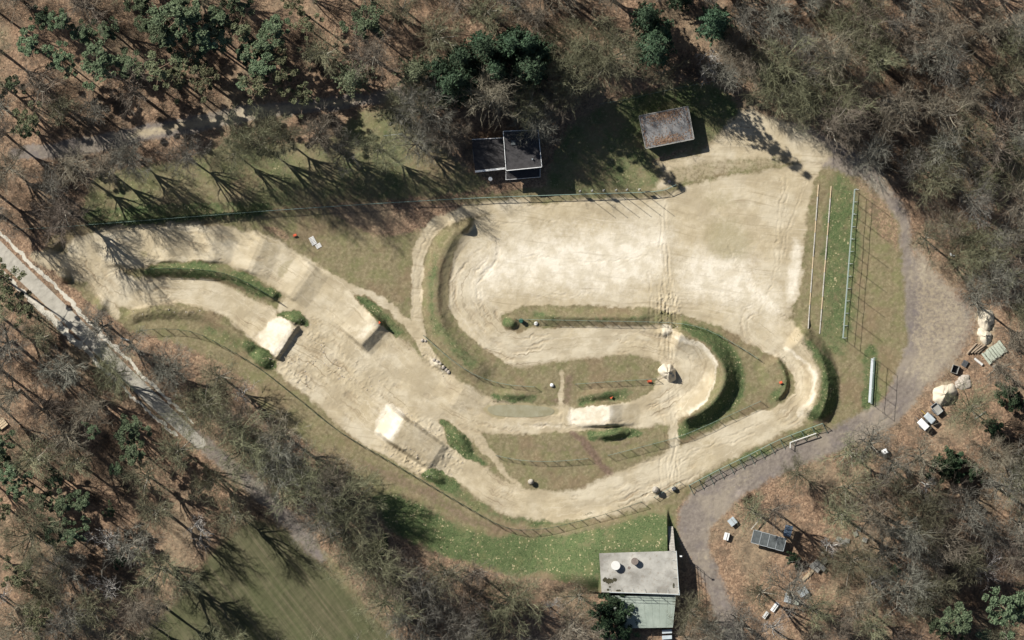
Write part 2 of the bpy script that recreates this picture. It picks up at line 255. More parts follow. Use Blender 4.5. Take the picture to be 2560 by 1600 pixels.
Hh += rough_z*(clod*.27+(fbm(PX/11, PY/11, 2, 63)-.5)*.2)
Hh += m_sand*(fbm(PX/5, PY/5, 2, 65)-.5)*.035
pm = sstep(.25, .9, poly([(1212,1010),(1300,1005),(1390,1015),(1386,1042),(1300,1050),(1222,1042)], 6)); Hh = Hh*(1-pm)-.10*pm      # hollow that holds the puddle
# gentle fade to level at the border of the sheet
edge = np.minimum(np.minimum(PX-PXl[0], PXl[-1]-PX), np.minimum(PY-PYl[0], PYl[-1]-PY))
Hh *= sstep(0, 12, edge)
def zat(px, py):
    i = min(max((px-PXl[0])/STEP, 0), nx-1.001); j = min(max((py-PYl[0])/STEP, 0), ny-1.001)
    a = int(i); b = int(j); fi = i-a; fj = j-b
    return float((Hh[b, a]*(1-fi)+Hh[b, a+1]*fi)*(1-fj)+(Hh[b+1, a]*(1-fi)+Hh[b+1, a+1]*fi)*fj)
def W3(px, py, dz=0.0): x, y = W(px, py); return Vector((x, y, zat(px, py)+dz))

# ---------------------------------------------------------------- materials
class N:
    def __init__(self, name):
        self.m = bpy.data.materials.new(name); self.m.use_nodes = True; self.t = self.m.node_tree; self.t.nodes.clear()
        self.o = self.n('ShaderNodeOutputMaterial'); self.b = self.n('ShaderNodeBsdfPrincipled'); self.l(self.b.outputs[0], self.o.inputs[0])
        self.b.inputs['Specular IOR Level'].default_value = .15
    def n(self, t): return self.t.nodes.new(t)
    def l(self, a, b): self.t.links.new(a, b)
    def val(self, s, v):
        if hasattr(v, 'is_output'): self.l(v, s)
        else: s.default_value = v
    def coord(self, kind='Object'): return self.n('ShaderNodeTexCoord').outputs[kind]
    def pos(self): return self.n('ShaderNodeNewGeometry').outputs['Position']
    def map(self, v, sc=(1, 1, 1), rot=(0, 0, 0)):
        m = self.n('ShaderNodeMapping'); self.l(v, m.inputs[0]); m.inputs['Scale'].default_value = sc; m.inputs['Rotation'].default_value = rot; return m.outputs[0]
    def noise(self, v, scale, detail=3, rough=.6):
        k = self.n('ShaderNodeTexNoise'); self.l(v, k.inputs['Vector']); k.inputs['Scale'].default_value = scale; k.inputs['Detail'].default_value = detail; k.inputs['Roughness'].default_value = rough; return k.outputs[0]
    def voro(self, v, scale, out='Color'):
        k = self.n('ShaderNodeTexVoronoi'); self.l(v, k.inputs['Vector']); k.inputs['Scale'].default_value = scale; return k.outputs[out]
    def ramp(self, f, stops):
        r = self.n('ShaderNodeValToRGB'); self.l(f, r.inputs[0]); e = r.color_ramp.elements
        while len(e) < len(stops): e.new(.5)
        for q, (p, c) in zip(e, stops): q.position = p; q.color = (*c, 1) if len(c) == 3 else c
        return r.outputs[0]
    def mix(self, f, a, b, mode='MIX'):
        x = self.n('ShaderNodeMix'); x.data_type = 'RGBA'; x.blend_type = mode
        self.val(x.inputs[0], f)
        for s, v in ((x.inputs[6], a), (x.inputs[7], b)): self.val(s, (*v, 1) if isinstance(v, tuple) and len(v) == 3 else v)
        return x.outputs[2]
    def math(self, op, a, b=0.0, c=0.0, clamp=False):
        x = self.n('ShaderNodeMath'); x.operation = op; x.use_clamp = clamp
        for s, v in zip(x.inputs, (a, b, c)): self.val(s, v)
        return x.outputs[0]
    def sharp(self, m, lo, hi):
        x = self.n('ShaderNodeMapRange'); x.interpolation_type = 'SMOOTHSTEP'; self.l(m, x.inputs[0]); x.inputs[1].default_value = lo; x.inputs[2].default_value = hi; return x.outputs[0]
    def attr(self, name):
        a = self.n('ShaderNodeAttribute'); a.attribute_name = name; return a.outputs['Fac']
    def bump(self, h, strength, dist):
        x = self.n('ShaderNodeBump'); self.l(h, x.inputs['Height']); x.inputs['Strength'].default_value = strength; x.inputs['Distance'].default_value = dist; self.l(x.outputs[0], self.b.inputs['Normal'])
    def fin(self, col, rough=.9):
        self.val(self.b.inputs['Base Color'], (*col, 1) if isinstance(col, tuple) and len(col) == 3 else col); self.val(self.b.inputs['Roughness'], rough); return self.m

def make_ground():
    k = N('ground'); p = k.pos()
    n05 = k.noise(p, .09, 4); n1 = k.noise(p, .45, 4); n3 = k.noise(p, 1.6, 3, .65); n8 = k.noise(p, 4.2, 2, .7); spk = k.voro(p, 3.3); sp2 = k.voro(p, 4.6)
    sx = k.n('ShaderNodeSeparateColor'); k.l(spk, sx.inputs[0]); sy = k.n('ShaderNodeSeparateColor'); k.l(sp2, sy.inputs[0])
    s1 = sx.outputs[0]; s2 = sy.outputs[1]
    def edge(name, amt=.5, lo=.36, hi=.64):
        a = k.attr(name); q = k.math('MULTIPLY_ADD', k.math('SUBTRACT', n3, .5), amt, a); return k.sharp(q, lo, hi)
    # leaf litter
    leafA = k.ramp(s1, [(0, (.10, .066, .046)), (.35, (.21, .136, .088)), (.7, (.36, .235, .147)), (1, (.53, .37, .24))])
    leafB = k.ramp(n8, [(.3, (.085, .06, .044)), (.5, (.235, .157, .103)), (.72, (.41, .275, .175))])
    leaf = k.mix(.55, leafA, leafB)
    leaf = k.mix(k.sharp(n05, .46, .64), leaf, k.mix(.5, leaf, (.26, .215, .14)))
    leaf = k.mix(k.sharp(n1, .46, .68), leaf, k.mix(.65, leaf, (.10, .08, .058)))
    # dry grass, green grass
    dry = k.ramp(n3, [(.25, (.150, .122, .068)), (.5, (.205, .172, .098)), (.75, (.265, .225, .135))])
    dry = k.mix(k.sharp(n1, .42, .66), dry, k.mix(.6, dry, (.155, .16, .068)))
    dry = k.mix(k.sharp(n05, .5, .62), dry, k.mix(.55, dry, (.205, .145, .09)))
    dry = k.mix(k.sharp(s1, .72, .95), dry, k.mix(.25, dry, (.36, .29, .18)))
    gr = k.ramp(n8, [(.28, (.054, .082, .032)), (.5, (.09, .122, .05)), (.74, (.155, .175, .078))])
    gr = k.mix(k.sharp(n1, .5, .68), gr, k.mix(.5, gr, (.165, .165, .075)))
    gr = k.mix(k.math('MULTIPLY', k.sharp(s2, .90, .97), k.sharp(n1, .42, .6)), gr, (.40, .34, .20))
    # sand
    sa = k.ramp(n1, [(.28, (.375, .308, .198)), (.5, (.455, .382, .256)), (.72, (.54, .465, .33))])
    sa = k.mix(k.sharp(n3, .5, .75), sa, k.mix(.35, sa, (.36, .29, .19)))
    sa = k.mix(k.sharp(n05, .44, .6), sa, k.mix(.5, sa, (.58, .52, .40)))
    n02 = k.noise(k.map(p, (1, 1.5, 1)), .17, 4, .62)
    sa = k.mix(k.math('MULTIPLY', k.sharp(n02, .44, .6), .6), sa, (.345, .285, .188))
    sa = k.mix(k.math('MULTIPLY', k.sharp(k.attr('m_sand'), .95, .45), .45), sa, (.34, .275, .18))
    sa = k.mix(k.math('MULTIPLY', k.attr('streak'), .7), sa, (.29, .225, .145))
    cx = k.n('ShaderNodeCombineXYZ'); k.l(k.math('MULTIPLY', k.attr('tu'), .075), cx.inputs[0]); k.l(k.math('MULTIPLY', k.attr('tv'), 2.6), cx.inputs[1])
    ln = k.noise(cx.outputs[0], 1.0, 3, .62)
    lines = k.sharp(ln, .56, .72); lite = k.sharp(ln, .42, .28)
    sa = k.mix(k.math('MULTIPLY', lines, k.math('MULTIPLY_ADD', k.attr('rutty'), .5, .36)), sa, (.225, .172, .108))
    sa = k.mix(k.math('MULTIPLY', lite, .45), sa, (.60, .53, .40))
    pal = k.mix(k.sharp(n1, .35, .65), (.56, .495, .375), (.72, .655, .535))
    grv = k.ramp(n3, [(.3, (.165, .138, .118)), (.5, (.205, .174, .146)), (.75, (.265, .228, .188))])
    grv = k.mix(k.sharp(n05, .45, .6), grv, k.mix(.5, grv, (.33, .28, .21)))
    grv = k.mix(k.sharp(n1, .5, .7), grv, k.mix(.55, grv, (.165, .142, .138)))
    rd = k.mix(k.sharp(n1, .35, .7), (.36, .335, .28), (.44, .41, .345))
    drt = k.ramp(n3, [(.3, (.10, .068, .048)), (.55, (.18, .125, .09)), (.8, (.27, .20, .145))])
    fm = k.map(p, (1, 1, 1), (0, 0, math.radians(52))); fs = k.map(fm, (.06, 1.5, 1)); fl = k.noise(fs, 1.0, 3, .6)
    fld = k.ramp(fl, [(.33, (.074, .076, .038)), (.5, (.105, .10, .055)), (.68, (.155, .132, .082))])
    fld = k.mix(k.sharp(n05, .42, .6), fld, k.mix(.4, fld, (.09, .105, .045)))
    fld = k.mix(k.math('MULTIPLY', n8, .5), fld, k.mix(.5, fld, (.06, .06, .03)))
    c = leaf
    c = k.mix(edge('m_dry', .9, .3, .7), c, dry)
    c = k.mix(edge('m_leaf2', .8, .35, .75), c, leaf)
    c = k.mix(edge('m_green', .9, .2, .9), c, gr)
    c = k.mix(edge('m_field', .6, .1, .9), c, fld)
    c = k.mix(edge('m_gravel', .8, .2, .85), c, grv)
    c = k.mix(edge('m_dirt', .8, .2, .9), c, drt)
    c = k.mix(edge('m_road', .15), c, rd)
    c = k.mix(k.math('MULTIPLY', edge('m_verge', .25), .9), c, (.56, .52, .43))
    c = k.mix(edge('m_sand', .75, .22, .78), c, sa)
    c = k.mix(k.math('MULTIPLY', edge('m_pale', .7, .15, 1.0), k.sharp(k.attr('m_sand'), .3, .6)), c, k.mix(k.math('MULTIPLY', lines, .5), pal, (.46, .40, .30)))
    c = k.mix(k.math('MULTIPLY', edge('m_damp', .6, .25, .8), .75), c, (.30, .255, .145))
    h = k.math('ADD', k.math('MULTIPLY', n8, .7), k.math('MULTIPLY', n3, .45))
    k.bump(h, .55, .12)
    return k.fin(c, .95)
GROUND = make_ground()
def simple(name, col, var=.3, scale=3.0, rough=.8, metal=0.0, bump=0.0, stretch=(1, 1, 1), coord='Object', spec=.2):
    k = N(name); v = k.map(k.coord(coord), stretch); n = k.noise(v, scale, 4, .65)
    a = tuple(max(0, x*(1-var)) for x in col); b = tuple(min(1, x*(1+var)) for x in col)
    c = k.ramp(n, [(.28, a), (.72, b)]); k.b.inputs['Metallic'].default_value = metal; k.b.inputs['Specular IOR Level'].default_value = spec
    if bump: k.bump(n, bump, .05)
    return k.fin(c, rough)
def foliage(name, dark, mid, light, scale=1.4):
    k = N(name); p = k.pos(); n = k.noise(p, scale, 3, .7); oi = k.n('ShaderNodeObjectInfo').outputs['Random']
    c = k.ramp(n, [(.3, dark), (.5, mid), (.7, light)])
    hs = k.n('ShaderNodeHueSaturation'); k.l(c, hs.inputs['Color'])
    k.l(k.math('MULTIPLY_ADD', oi, .5, .75), hs.inputs['Value']); k.l(k.math('MULTIPLY_ADD', oi, .04, .48), hs.inputs['Hue'])
    return k.fin(hs.outputs[0], .8)
M = dict(
    bark_grey=foliage('bark_grey', (.125, .12, .097), (.21, .20, .163), (.32, .305, .25)), bark_olive=foliage('bark_olive', (.125, .123, .073), (.205, .20, .122), (.31, .30, .19)),
    bark_brown=foliage('bark_brown', (.12, .10, .075), (.21, .178, .135), (.32, .275, .21)), birch=foliage('birch_bark', (.30, .28, .25), (.50, .47, .43), (.65, .62, .57)),
    trunk=simple('trunk_bark', (.29, .265, .215), .4, 2, .95), pine_trunk=simple('pine_bark', (.235, .165, .115), .45, 2, .95),
    pine=foliage('pine_needles', (.075, .108, .058), (.128, .168, .092), (.195, .235, .142)), pine_olive=foliage('pine_olive', (.085, .094, .048), (.14, .148, .08), (.21, .215, .128)),
    spruce=foliage('dark_needles', (.028, .05, .03), (.052, .085, .048), (.09, .135, .075)), spruce_light=foliage('grey_green_needles', (.085, .105, .058), (.15, .172, .10), (.235, .26, .155)),
    ivy=foliage('ivy_leaves', (.022, .04, .022), (.045, .075, .038), (.085, .12, .062)), tuft=foliage('tall_grass', (.05, .07, .028), (.09, .115, .048), (.155, .17, .08), .8),
    dry_tuft=foliage('dry_stems', (.10, .085, .05), (.19, .155, .09), (.29, .25, .155), .8),
    brush=foliage('brushwood', (.09, .075, .052), (.155, .13, .092), (.24, .21, .15), .5),
    green_wire=simple('green_coated_wire', (.035, .075, .05), .2, 2, .5), pale_steel=simple('galvanised_steel', (.50, .54, .54), .15, 4, .45, .3), dark_steel=simple('dark_steel', (.09, .095, .10), .3, 3, .5),
    green_rail=simple('green_rail', (.22, .30, .25), .2, 3, .5), white_paint=simple('white_paint', (.78, .78, .76), .06, 3, .5), grey_paint=simple('grey_paint', (.42, .45, .46), .12, 3, .55),
    roof_dark=simple('bitumen_roof', (.055, .052, .052), .35, 1.2, .9), roof_grey=simple('felt_roof', (.215, .21, .205), .3, .8, .85), brick=simple('brown_brick', (.22, .14, .10), .3, 4, .9),
    render=simple('pale_render', (.52, .49, .44), .1, 2, .9), wood=simple('weathered_wood', (.30, .25, .19), .35, 3, .9, stretch=(1, 8, 8)), grey_wood=simple('grey_wood', (.30, .29, .26), .3, 3, .9, stretch=(1, 8, 8)),
    log=simple('log_bark', (.30, .235, .17), .5, 3, .95, stretch=(1, 6, 6)), log_end=simple('cut_wood', (.55, .43, .28), .2, 6, .9), sand=simple('heaped_sand', (.62, .55, .43), .12, 2, .95, bump=.4), rubble=simple('rubble', (.42, .37, .31), .35, 3, .95, bump=.4),
    conc_block=simple('concrete_block', (.46, .43, .37), .25, 3, .95), glass=simple('window_glass', (.03, .04, .05), .2, 1, .08, spec=.6), panel=simple('panel_glass', (.095, .105, .105), .35, 1.5, .45, spec=.3),
    blue_panel=simple('blue_sheet', (.12, .17, .23), .3, 1, .4), red=simple('red_plastic', (.62, .13, .06), .15, 3, .6), green_plastic=simple('green_plastic', (.03, .10, .07), .2, 3, .5), black=simple('black_plastic', (.03, .03, .034), .3, 3, .6),
    cap=simple('white_cap', (.66, .645, .60), .08, 3, .7), cap_brown=simple('brown_cap', (.20, .165, .14), .25, 3, .85), moss=simple('moss', (.055, .05, .03), .4, 3, 1.0), leaf=foliage('fallen_leaves', (.13, .075, .05), (.26, .165, .10), (.45, .32, .20), 3.0),
    algae=simple('algae_board', (.42, .45, .36), .2, 2, .85), tarp=simple('grey_sheet', (.45, .50, .52), .18, 2, .6), boulder=simple('boulder', (.40, .36, .30), .3, 2, .95, bump=.5), yellow=simple('yellow_paint', (.60, .40, .06), .2, 3, .5))
def make_concrete():
    k = N('stained_concrete'); p = k.pos(); a = k.noise(p, .35, 4, .6); b = k.noise(p, 1.6, 4, .65); d = k.noise(p, 5, 2)
    c = k.ramp(a, [(.34, (.25, .235, .205)), (.5, (.37, .355, .315)), (.64, (.46, .44, .39))]); c = k.mix(k.sharp(b, .52, .7), c, k.mix(.6, c, (.25, .215, .17))); c = k.mix(k.sharp(d, .55, .8), c, k.mix(.3, c, (.5, .47, .42)))
    k.bump(d, .2, .03); return k.fin(c, .9)
M['concrete'] = make_concrete()
def make_corr():
    k = N('green_corrugated_sheet'); p = k.pos(); a = k.noise(p, .5, 4, .6); b = k.noise(k.map(p, (3, .4, 1)), 2, 3)
    c = k.ramp(a, [(.3, (.29, .335, .285)), (.7, (.40, .445, .385))]); c = k.mix(k.sharp(b, .5, .8), c, k.mix(.4, c, (.20, .21, .16))); return k.fin(c, .55)
M['corr'] = make_corr()
def make_hutroof():
    k = N('leafy_felt_roof'); p = k.pos(); a = k.noise(p, .5, 4, .6); d = k.noise(p, 3, 3)
    c = k.ramp(a, [(.35, (.15, .148, .148)), (.55, (.225, .222, .218)), (.7, (.27, .26, .245))]); c = k.mix(k.math('MULTIPLY', d, .4), c, (.12, .11, .10)); return k.fin(c, .75)
M['hutroof'] = make_hutroof()
def make_puddle():
    k = N('muddy_water'); k.b.inputs['Specular IOR Level'].default_value = .5; n = k.noise(k.pos(), .6, 3); return k.fin(k.ramp(n, [(.3, (.25, .225, .135)), (.7, (.33, .31, .215))]), .12)
M['puddle'] = make_puddle()

# ---------------------------------------------------------------- object helpers
def mesh(name, verts, faces, mat=None, smooth=False):
    me = bpy.data.meshes.new(name); me.from_pydata([tuple(v) for v in verts], [], faces); me.update()
    if mat: me.materials.append(mat)
    if smooth: me.polygons.foreach_set('use_smooth', [True]*len(me.polygons))
    return me
def obj(name, me, parent=None, loc=(0, 0, 0), rot=(0, 0, 0), sc=(1, 1, 1)):
    o = bpy.data.objects.new(name, me); C.objects.link(o); o.parent = parent; o.location = loc; o.rotation_euler = rot; o.scale = sc; return o
def tag(o, label, cat_, group=None):
    o['label'] = label; o['category'] = cat_
    if group: o['group'] = group
    return o
def thing(name, label, cat_, loc, rz=0.0, group=None):
    o = bpy.data.objects.new(name, None); o.empty_display_size = .3; C.objects.link(o); o.location = loc; o.rotation_euler = (0, 0, rz); return tag(o, label, cat_, group)
class MB:
    def __init__(self): self.v = []; self.f = []
    def add(self, vs, fs): n = len(self.v); self.v += [tuple(x) for x in vs]; self.f += [tuple(i+n for i in f) for f in fs]; return self
    def box(self, c, d, rz=0.0, ch=0.0, rx=0.0):
        x, y, z = d[0]/2, d[1]/2, d[2]/2; R = Matrix.Rotation(rz, 3, 'Z') @ Matrix.Rotation(rx, 3, 'X')
        if ch:   # chamfered top edges
            vs = [(sx*x, sy*y, -z) for sx, sy in ((-1, -1), (1, -1), (1, 1), (-1, 1))]+[(sx*x, sy*y, z-ch) for sx, sy in ((-1, -1), (1, -1), (1, 1), (-1, 1))]+[(sx*(x-ch), sy*(y-ch), z) for sx, sy in ((-1, -1), (1, -1), (1, 1), (-1, 1))]
            fs = [(3, 2, 1, 0), (8, 9, 10, 11)]+[(i, (i+1) % 4, 4+(i+1) % 4, 4+i) for i in range(4)]+[(4+i, 4+(i+1) % 4, 8+(i+1) % 4, 8+i) for i in range(4)]
        else:
            vs = [(sx*x, sy*y, -z) for sx, sy in ((-1, -1), (1, -1), (1, 1), (-1, 1))]+[(sx*x, sy*y, z) for sx, sy in ((-1, -1), (1, -1), (1, 1), (-1, 1))]
            fs = [(3, 2, 1, 0), (4, 5, 6, 7)]+[(i, (i+1) % 4, 4+(i+1) % 4, 4+i) for i in range(4)]
        return self.add([R @ Vector(q)+Vector(c) for q in vs], fs)
    def tube(self, a, b, r0, r1=None, n=8, cap=True):
        r1 = r0 if r1 is None else r1; a = Vector(a); b = Vector(b); d = (b-a).normalized(); u = d.orthogonal().normalized(); v = d.cross(u); vs = []
        for p, r in ((a, r0), (b, r1)): vs += [p+(u*math.cos(2*math.pi*i/n)+v*math.sin(2*math.pi*i/n))*r for i in range(n)]
        fs = [(i, (i+1) % n, n+(i+1) % n, n+i) for i in range(n)]
        if cap: fs += [tuple(range(n))[::-1], tuple(range(n, 2*n))]
        return self.add(vs, fs)
    def prism(self, pts, z0, z1):
        n = len(pts); a = sum(pts[i][0]*pts[(i+1) % n][1]-pts[(i+1) % n][0]*pts[i][1] for i in range(n)); pts = pts if a > 0 else pts[::-1]
        vs = [(x, y, z0) for x, y in pts]+[(x, y, z1) for x, y in pts]
        return self.add(vs, [tuple(range(n))[::-1], tuple(range(n, 2*n))]+[(i, (i+1) % n, n+(i+1) % n, n+i) for i in range(n)])
    def me(self, name, mat, smooth=False): return mesh(name, self.v, self.f, mat, smooth)
    def ob(self, name, mat, parent=None, loc=(0, 0, 0), rz=0.0, smooth=False): return obj(name, self.me(name, mat, smooth), parent, loc, (0, 0, rz))

# ---------------------------------------------------------------- the ground sheet, split by what it is
X3, Y3 = np.meshgrid(gx, gy)
co = np.stack([X3.ravel(), Y3.ravel(), Hh.ravel()], 1).astype(np.float32)
gyy, gxx = np.gradient(Hh, RES); nrm = np.stack([-gxx, gyy, np.ones_like(Hh)], -1); nrm /= np.linalg.norm(nrm, axis=-1, keepdims=True); nrm = nrm.reshape(-1, 3).astype(np.float32)
idx = np.arange(nx*ny).reshape(ny, nx)
quads = np.stack([idx[1:, :-1], idx[1:, 1:], idx[:-1, 1:], idx[:-1, :-1]], -1).reshape(-1, 4)
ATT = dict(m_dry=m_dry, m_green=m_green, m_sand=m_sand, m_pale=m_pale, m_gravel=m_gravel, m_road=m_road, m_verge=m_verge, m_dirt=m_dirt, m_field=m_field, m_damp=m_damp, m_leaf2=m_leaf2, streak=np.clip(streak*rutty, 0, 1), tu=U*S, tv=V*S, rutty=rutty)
cls = np.zeros((ny, nx), np.int8)                     # 0 forest floor
cls[m_dry > .5] = 1; cls[(m_green > .5)] = 2; cls[m_field > .5] = 3; cls[m_gravel > .5] = 4; cls[m_road > .5] = 5; cls[m_sand > .5] = 6
fc = cls[:-1, :-1].ravel(); fcx = PX[:-1, :-1].ravel(); fcy = PY[:-1, :-1].ravel()
path_sel = (fc == 4) & (fcx < 1100) & (fcy < 420); fc = fc.copy(); fc[path_sel] = 7
for ci, nm in enumerate(['forest_floor', 'dry_grass', 'green_grass', 'farm_field', 'gravel_lane', 'paved_road', 'dirt_track', 'forest_path']):
    q = quads[fc == ci]
    if not len(q): continue
    used, inv = np.unique(q, return_inverse=True); inv = inv.reshape(-1, 4)
    me = bpy.data.meshes.new(nm); me.vertices.add(len(used)); me.vertices.foreach_set('co', co[used].ravel())
    me.loops.add(inv.size); me.loops.foreach_set('vertex_index', inv.ravel().astype(np.int32))
    me.polygons.add(len(inv)); me.polygons.foreach_set('loop_start', np.arange(0, inv.size, 4, dtype=np.int32)); me.polygons.foreach_set('use_smooth', np.ones(len(inv), bool))
    me.update(calc_edges=True); me.materials.append(GROUND)
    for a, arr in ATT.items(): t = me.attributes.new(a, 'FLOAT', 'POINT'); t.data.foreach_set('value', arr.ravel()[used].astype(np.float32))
    me.normals_split_custom_set_from_vertices(nrm[used])
    o = obj(nm, me); o['kind'] = 'structure'
FAR = 2500.0
mb = MB()
for x0, x1, y0, y1 in ((-FAR, FAR, HY, FAR), (-FAR, FAR, -FAR, -HY), (-FAR, -HX, -HY, HY), (HX, FAR, -HY, HY)): mb.add([(x0, y0, 0), (x1, y0, 0), (x1, y1, 0), (x0, y1, 0)], [(0, 1, 2, 3)])
mb.ob('distant_ground', GROUND)['kind'] = 'structure'
pw = cat([(1225,1016),(1300,1012),(1378,1020),(1374,1038),(1300,1043),(1232,1036)], True, 5)
o = mesh('puddle', [(*W(x, y), 0) for x, y in pw], [tuple(range(len(pw)))[::-1]], M['puddle']); o = obj('puddle', o, None, (0, 0, -.035)); o['kind'] = 'structure'

# ---------------------------------------------------------------- fences
U_POST = MB().tube((0, 0, 0), (0, 0, 1), 1, n=6).me('post', M['green_wire'])
U_POST_P = U_POST.copy(); U_POST_P.materials.clear(); U_POST_P.materials.append(M['pale_steel'])
U_RAIL = MB().tube((0, 0, 0), (1, 0, 0), 1, n=6).me('rail', M['green_rail'])
U_RAIL_P = U_RAIL.copy(); U_RAIL_P.materials.clear(); U_RAIL_P.materials.append(M['pale_steel'])
U_RAIL_D = U_RAIL.copy(); U_RAIL_D.materials.clear(); U_RAIL_D.materials.append(M['green_wire'])
def wire_panel(nv, nh, t):
    mb = MB()
    for i in range(nv): x = (i+.5)/nv; mb.add([(x-t/2, 0, 0), (x+t/2, 0, 0), (x+t/2, 0, 1), (x-t/2, 0, 1)], [(0, 1, 2, 3)])
    for j in range(nh): z = (j+.5)/nh; mb.add([(0, .002, z-t/2), (1, .002, z-t/2), (1, .002, z+t/2), (0, .002, z+t/2)], [(0, 1, 2, 3)])
    return mb.me('wire_panel', M['green_wire'])
U_PANEL = wire_panel(24, 14, .0045); U_PANEL_D = wire_panel(26, 20, .013)
def fence(label, pts, h=1.9, step=30, panel=U_PANEL, rail=U_RAIL, post=U_POST, pr=.035, rr=.028, rails=(1.0,), brace=None, group='wire mesh fences round the track', name='mesh_fence'):
    P = cat(pts, False, 8); seg = np.hypot(*(P[1:, :2]-P[:-1, :2]).T); L = np.concatenate([[0], np.cumsum(seg)]); n = max(1, int(round(L[-1]/step)))
    q = [(float(np.interp(t, L, P[:, 0])), float(np.interp(t, L, P[:, 1]))) for t in np.linspace(0, L[-1], n+1)]
    g = [W3(*a) for a in q]; root = thing(name, label, 'fence', g[0], 0, group)
    for i, p in enumerate(g):
        obj('post', post, root, p-g[0]-Vector((0, 0, .15)), (rnd.gauss(0, .015), rnd.gauss(0, .015), 0), (pr*1.35, pr*1.35, h+.19))
        if brace:
            d = Vector((brace[0], -brace[1], 0)); e = p+d*S; e.z = zat(q[i][0]+brace[0], q[i][1]+brace[1])
            a = p+Vector((0, 0, h*.9)); v = e-a; obj('brace', rail, root, a-g[0], (0, -math.asin(v.z/v.length), math.atan2(v.y, v.x)), (v.length, rr*1.1, rr*1.1))
            v2 = e-p; obj('brace', rail, root, p-g[0]+Vector((0, 0, .12)), (0, -math.asin(v2.z/v2.length), math.atan2(v2.y, v2.x)), (v2.length, rr*1.1, rr*1.1))
        if i < len(g)-1:
            v = g[i+1]-p; rot = (0, -math.asin(v.z/v.length), math.atan2(v.y, v.x))
            for f in rails: obj('rail', rail, root, p-g[0]+Vector((0, 0, h*f)), rot, (v.length, rr, rr))
            if panel: obj('wire_panel', panel, root, p-g[0]+Vector((0, 0, .04)), rot, (v.length, 1, h-.06))
    return root
fence('long dark green mesh fence below the clubhouse and hut', [(650,529),(900,512),(1180,496),(1450,486),(1640,479),(1690,462)], 1.7, 30, U_PANEL, U_RAIL, pr=.045, rr=.06)
fence('mesh fence fading into the trees at the far left by the road', [(42,573),(140,569),(236,561)], 1.9, 30)
fence('long curved mesh fence below the diagonal sand straight and the start hill', [(325,838),(340,828),(420,822),(490,832),(560,866),(640,914),(740,992),(840,1072),(950,1138),(1060,1203),(1160,1262),(1265,1318),(1350,1322),(1430,1306),(1520,1282),(1602,1254)], 2.0, 31, U_PANEL, U_RAIL_D, pr=.04, rr=.03)
fence('mesh fence on the curved green berm between the upper left lanes', [(364,674),(425,671),(535,678),(610,702),(690,748)], 2.0, 29, U_PANEL_D, U_RAIL_D)
fence('mesh fence curving along the bank left of the inner loop', [(1058,838),(1085,862),(1130,900),(1190,938),(1260,960),(1336,967)], 1.5, 31)
fence('straight mesh fence on the oval grass island beside the sand mound', [(1438,960),(1540,953),(1640,947)], 1.5, 25)
fence('sagging mesh fence on the lower grass island left of the brown path', [(1240,1138),(1300,1150),(1380,1153),(1470,1146)], 1.4, 30)
fence('pale railed mesh fence between the hairpin berm and the lower straight', [(1520,1138),(1610,1115),(1700,1090),(1800,1048),(1900,1003)], 1.6, 29)
fence('thin mesh fence along the top grass strip curving past the hairpin', [(1290,798),(1480,802),(1660,806),(1740,816),(1800,840),(1850,868),(1895,897)], 1.4, 30)
fence('braced mesh fence between the lower straight and the gravel lane', [(1722,1213),(1800,1172),(1880,1133),(1950,1098),(2056,1058)], 1.7, 29, U_PANEL, U_RAIL, pr=.045, rr=.04, rails=(1.0, .5), brace=(13, 25))
fence('short tangled fence by the track entrance near the boulder', [(1635,1243),(1665,1225),(1700,1205)], 1.2, 18, None, U_RAIL, rails=(1.0, .5))
fence('thin wire fence crossing the shade above the hut', [(1500,260),(1568,249),(1640,232),(1772,206),(1860,192)], 1.5, 30, None, U_RAIL, pr=.03, rr=.02)
fence('low wooden rail fence below the trees left of the clubhouse', [(960,340),(1005,335)], .9, 20, None, U_RAIL_P, pr=.04, rr=.05, name='rail_fence')
def tall_frame(label, a, b, n, h, rails, posts_extra, ticks):
    A, B = W3(*a), W3(*b); root = thing('catch_frame', label, 'frame', A, 0, 'tall steel frames beside the gravel lane'); v = B-A; rz = math.atan2(v.y, v.x)
    for f in rails: obj('rail', U_RAIL_P if f == rails[0] else U_RAIL, root, (0, 0, f), (0, -math.asin(v.z/v.length), rz), (v.length, .05 if f == rails[0] else .035, .05 if f == rails[0] else .035))
    for i in range(n+1):
        p = A+v*(i/n); tall = h if (i % posts_extra == 0) else rails[-1]
        obj('post', U_POST_P, root, p-A-Vector((0, 0, .1)), (0, 0, 0), (.04, .04, tall+.1))
        if ticks: obj('foot_arm', U_RAIL_P, root, p-A+Vector((0, 0, .25)), (0, 0, 0), (.8, .045, .045))
    return root
tall_frame('long white steel frame with tall posts on the green strip', (2135,474), (2106,845), 12, 7.6, (1.0, 2.5, 3.6), 2, True)
r = tall_frame('tall steel frame standing behind the narrow white board', (2183,894), (2176,1008), 3, 4.9, (1.0, 2.9, 4.9), 1, False)
A, B = W3(2180,896), W3(2173,1006); v = B-A; rz = math.atan2(v.y, v.x)
bd = thing('advertising_board', 'long narrow white board beside the gravel lane', 'board', (A+B)/2, rz); MB().box((0, 0, .62), (v.length, .42, .05), 0, 0, math.radians(28)).ob('board_face', M['grey_paint'], bd)
for f in (-.45, -.15, .15, .45): MB().tube((f*v.length, 0, -.1), (f*v.length, 0, .6), .035).ob('leg', M['pale_steel'], bd)
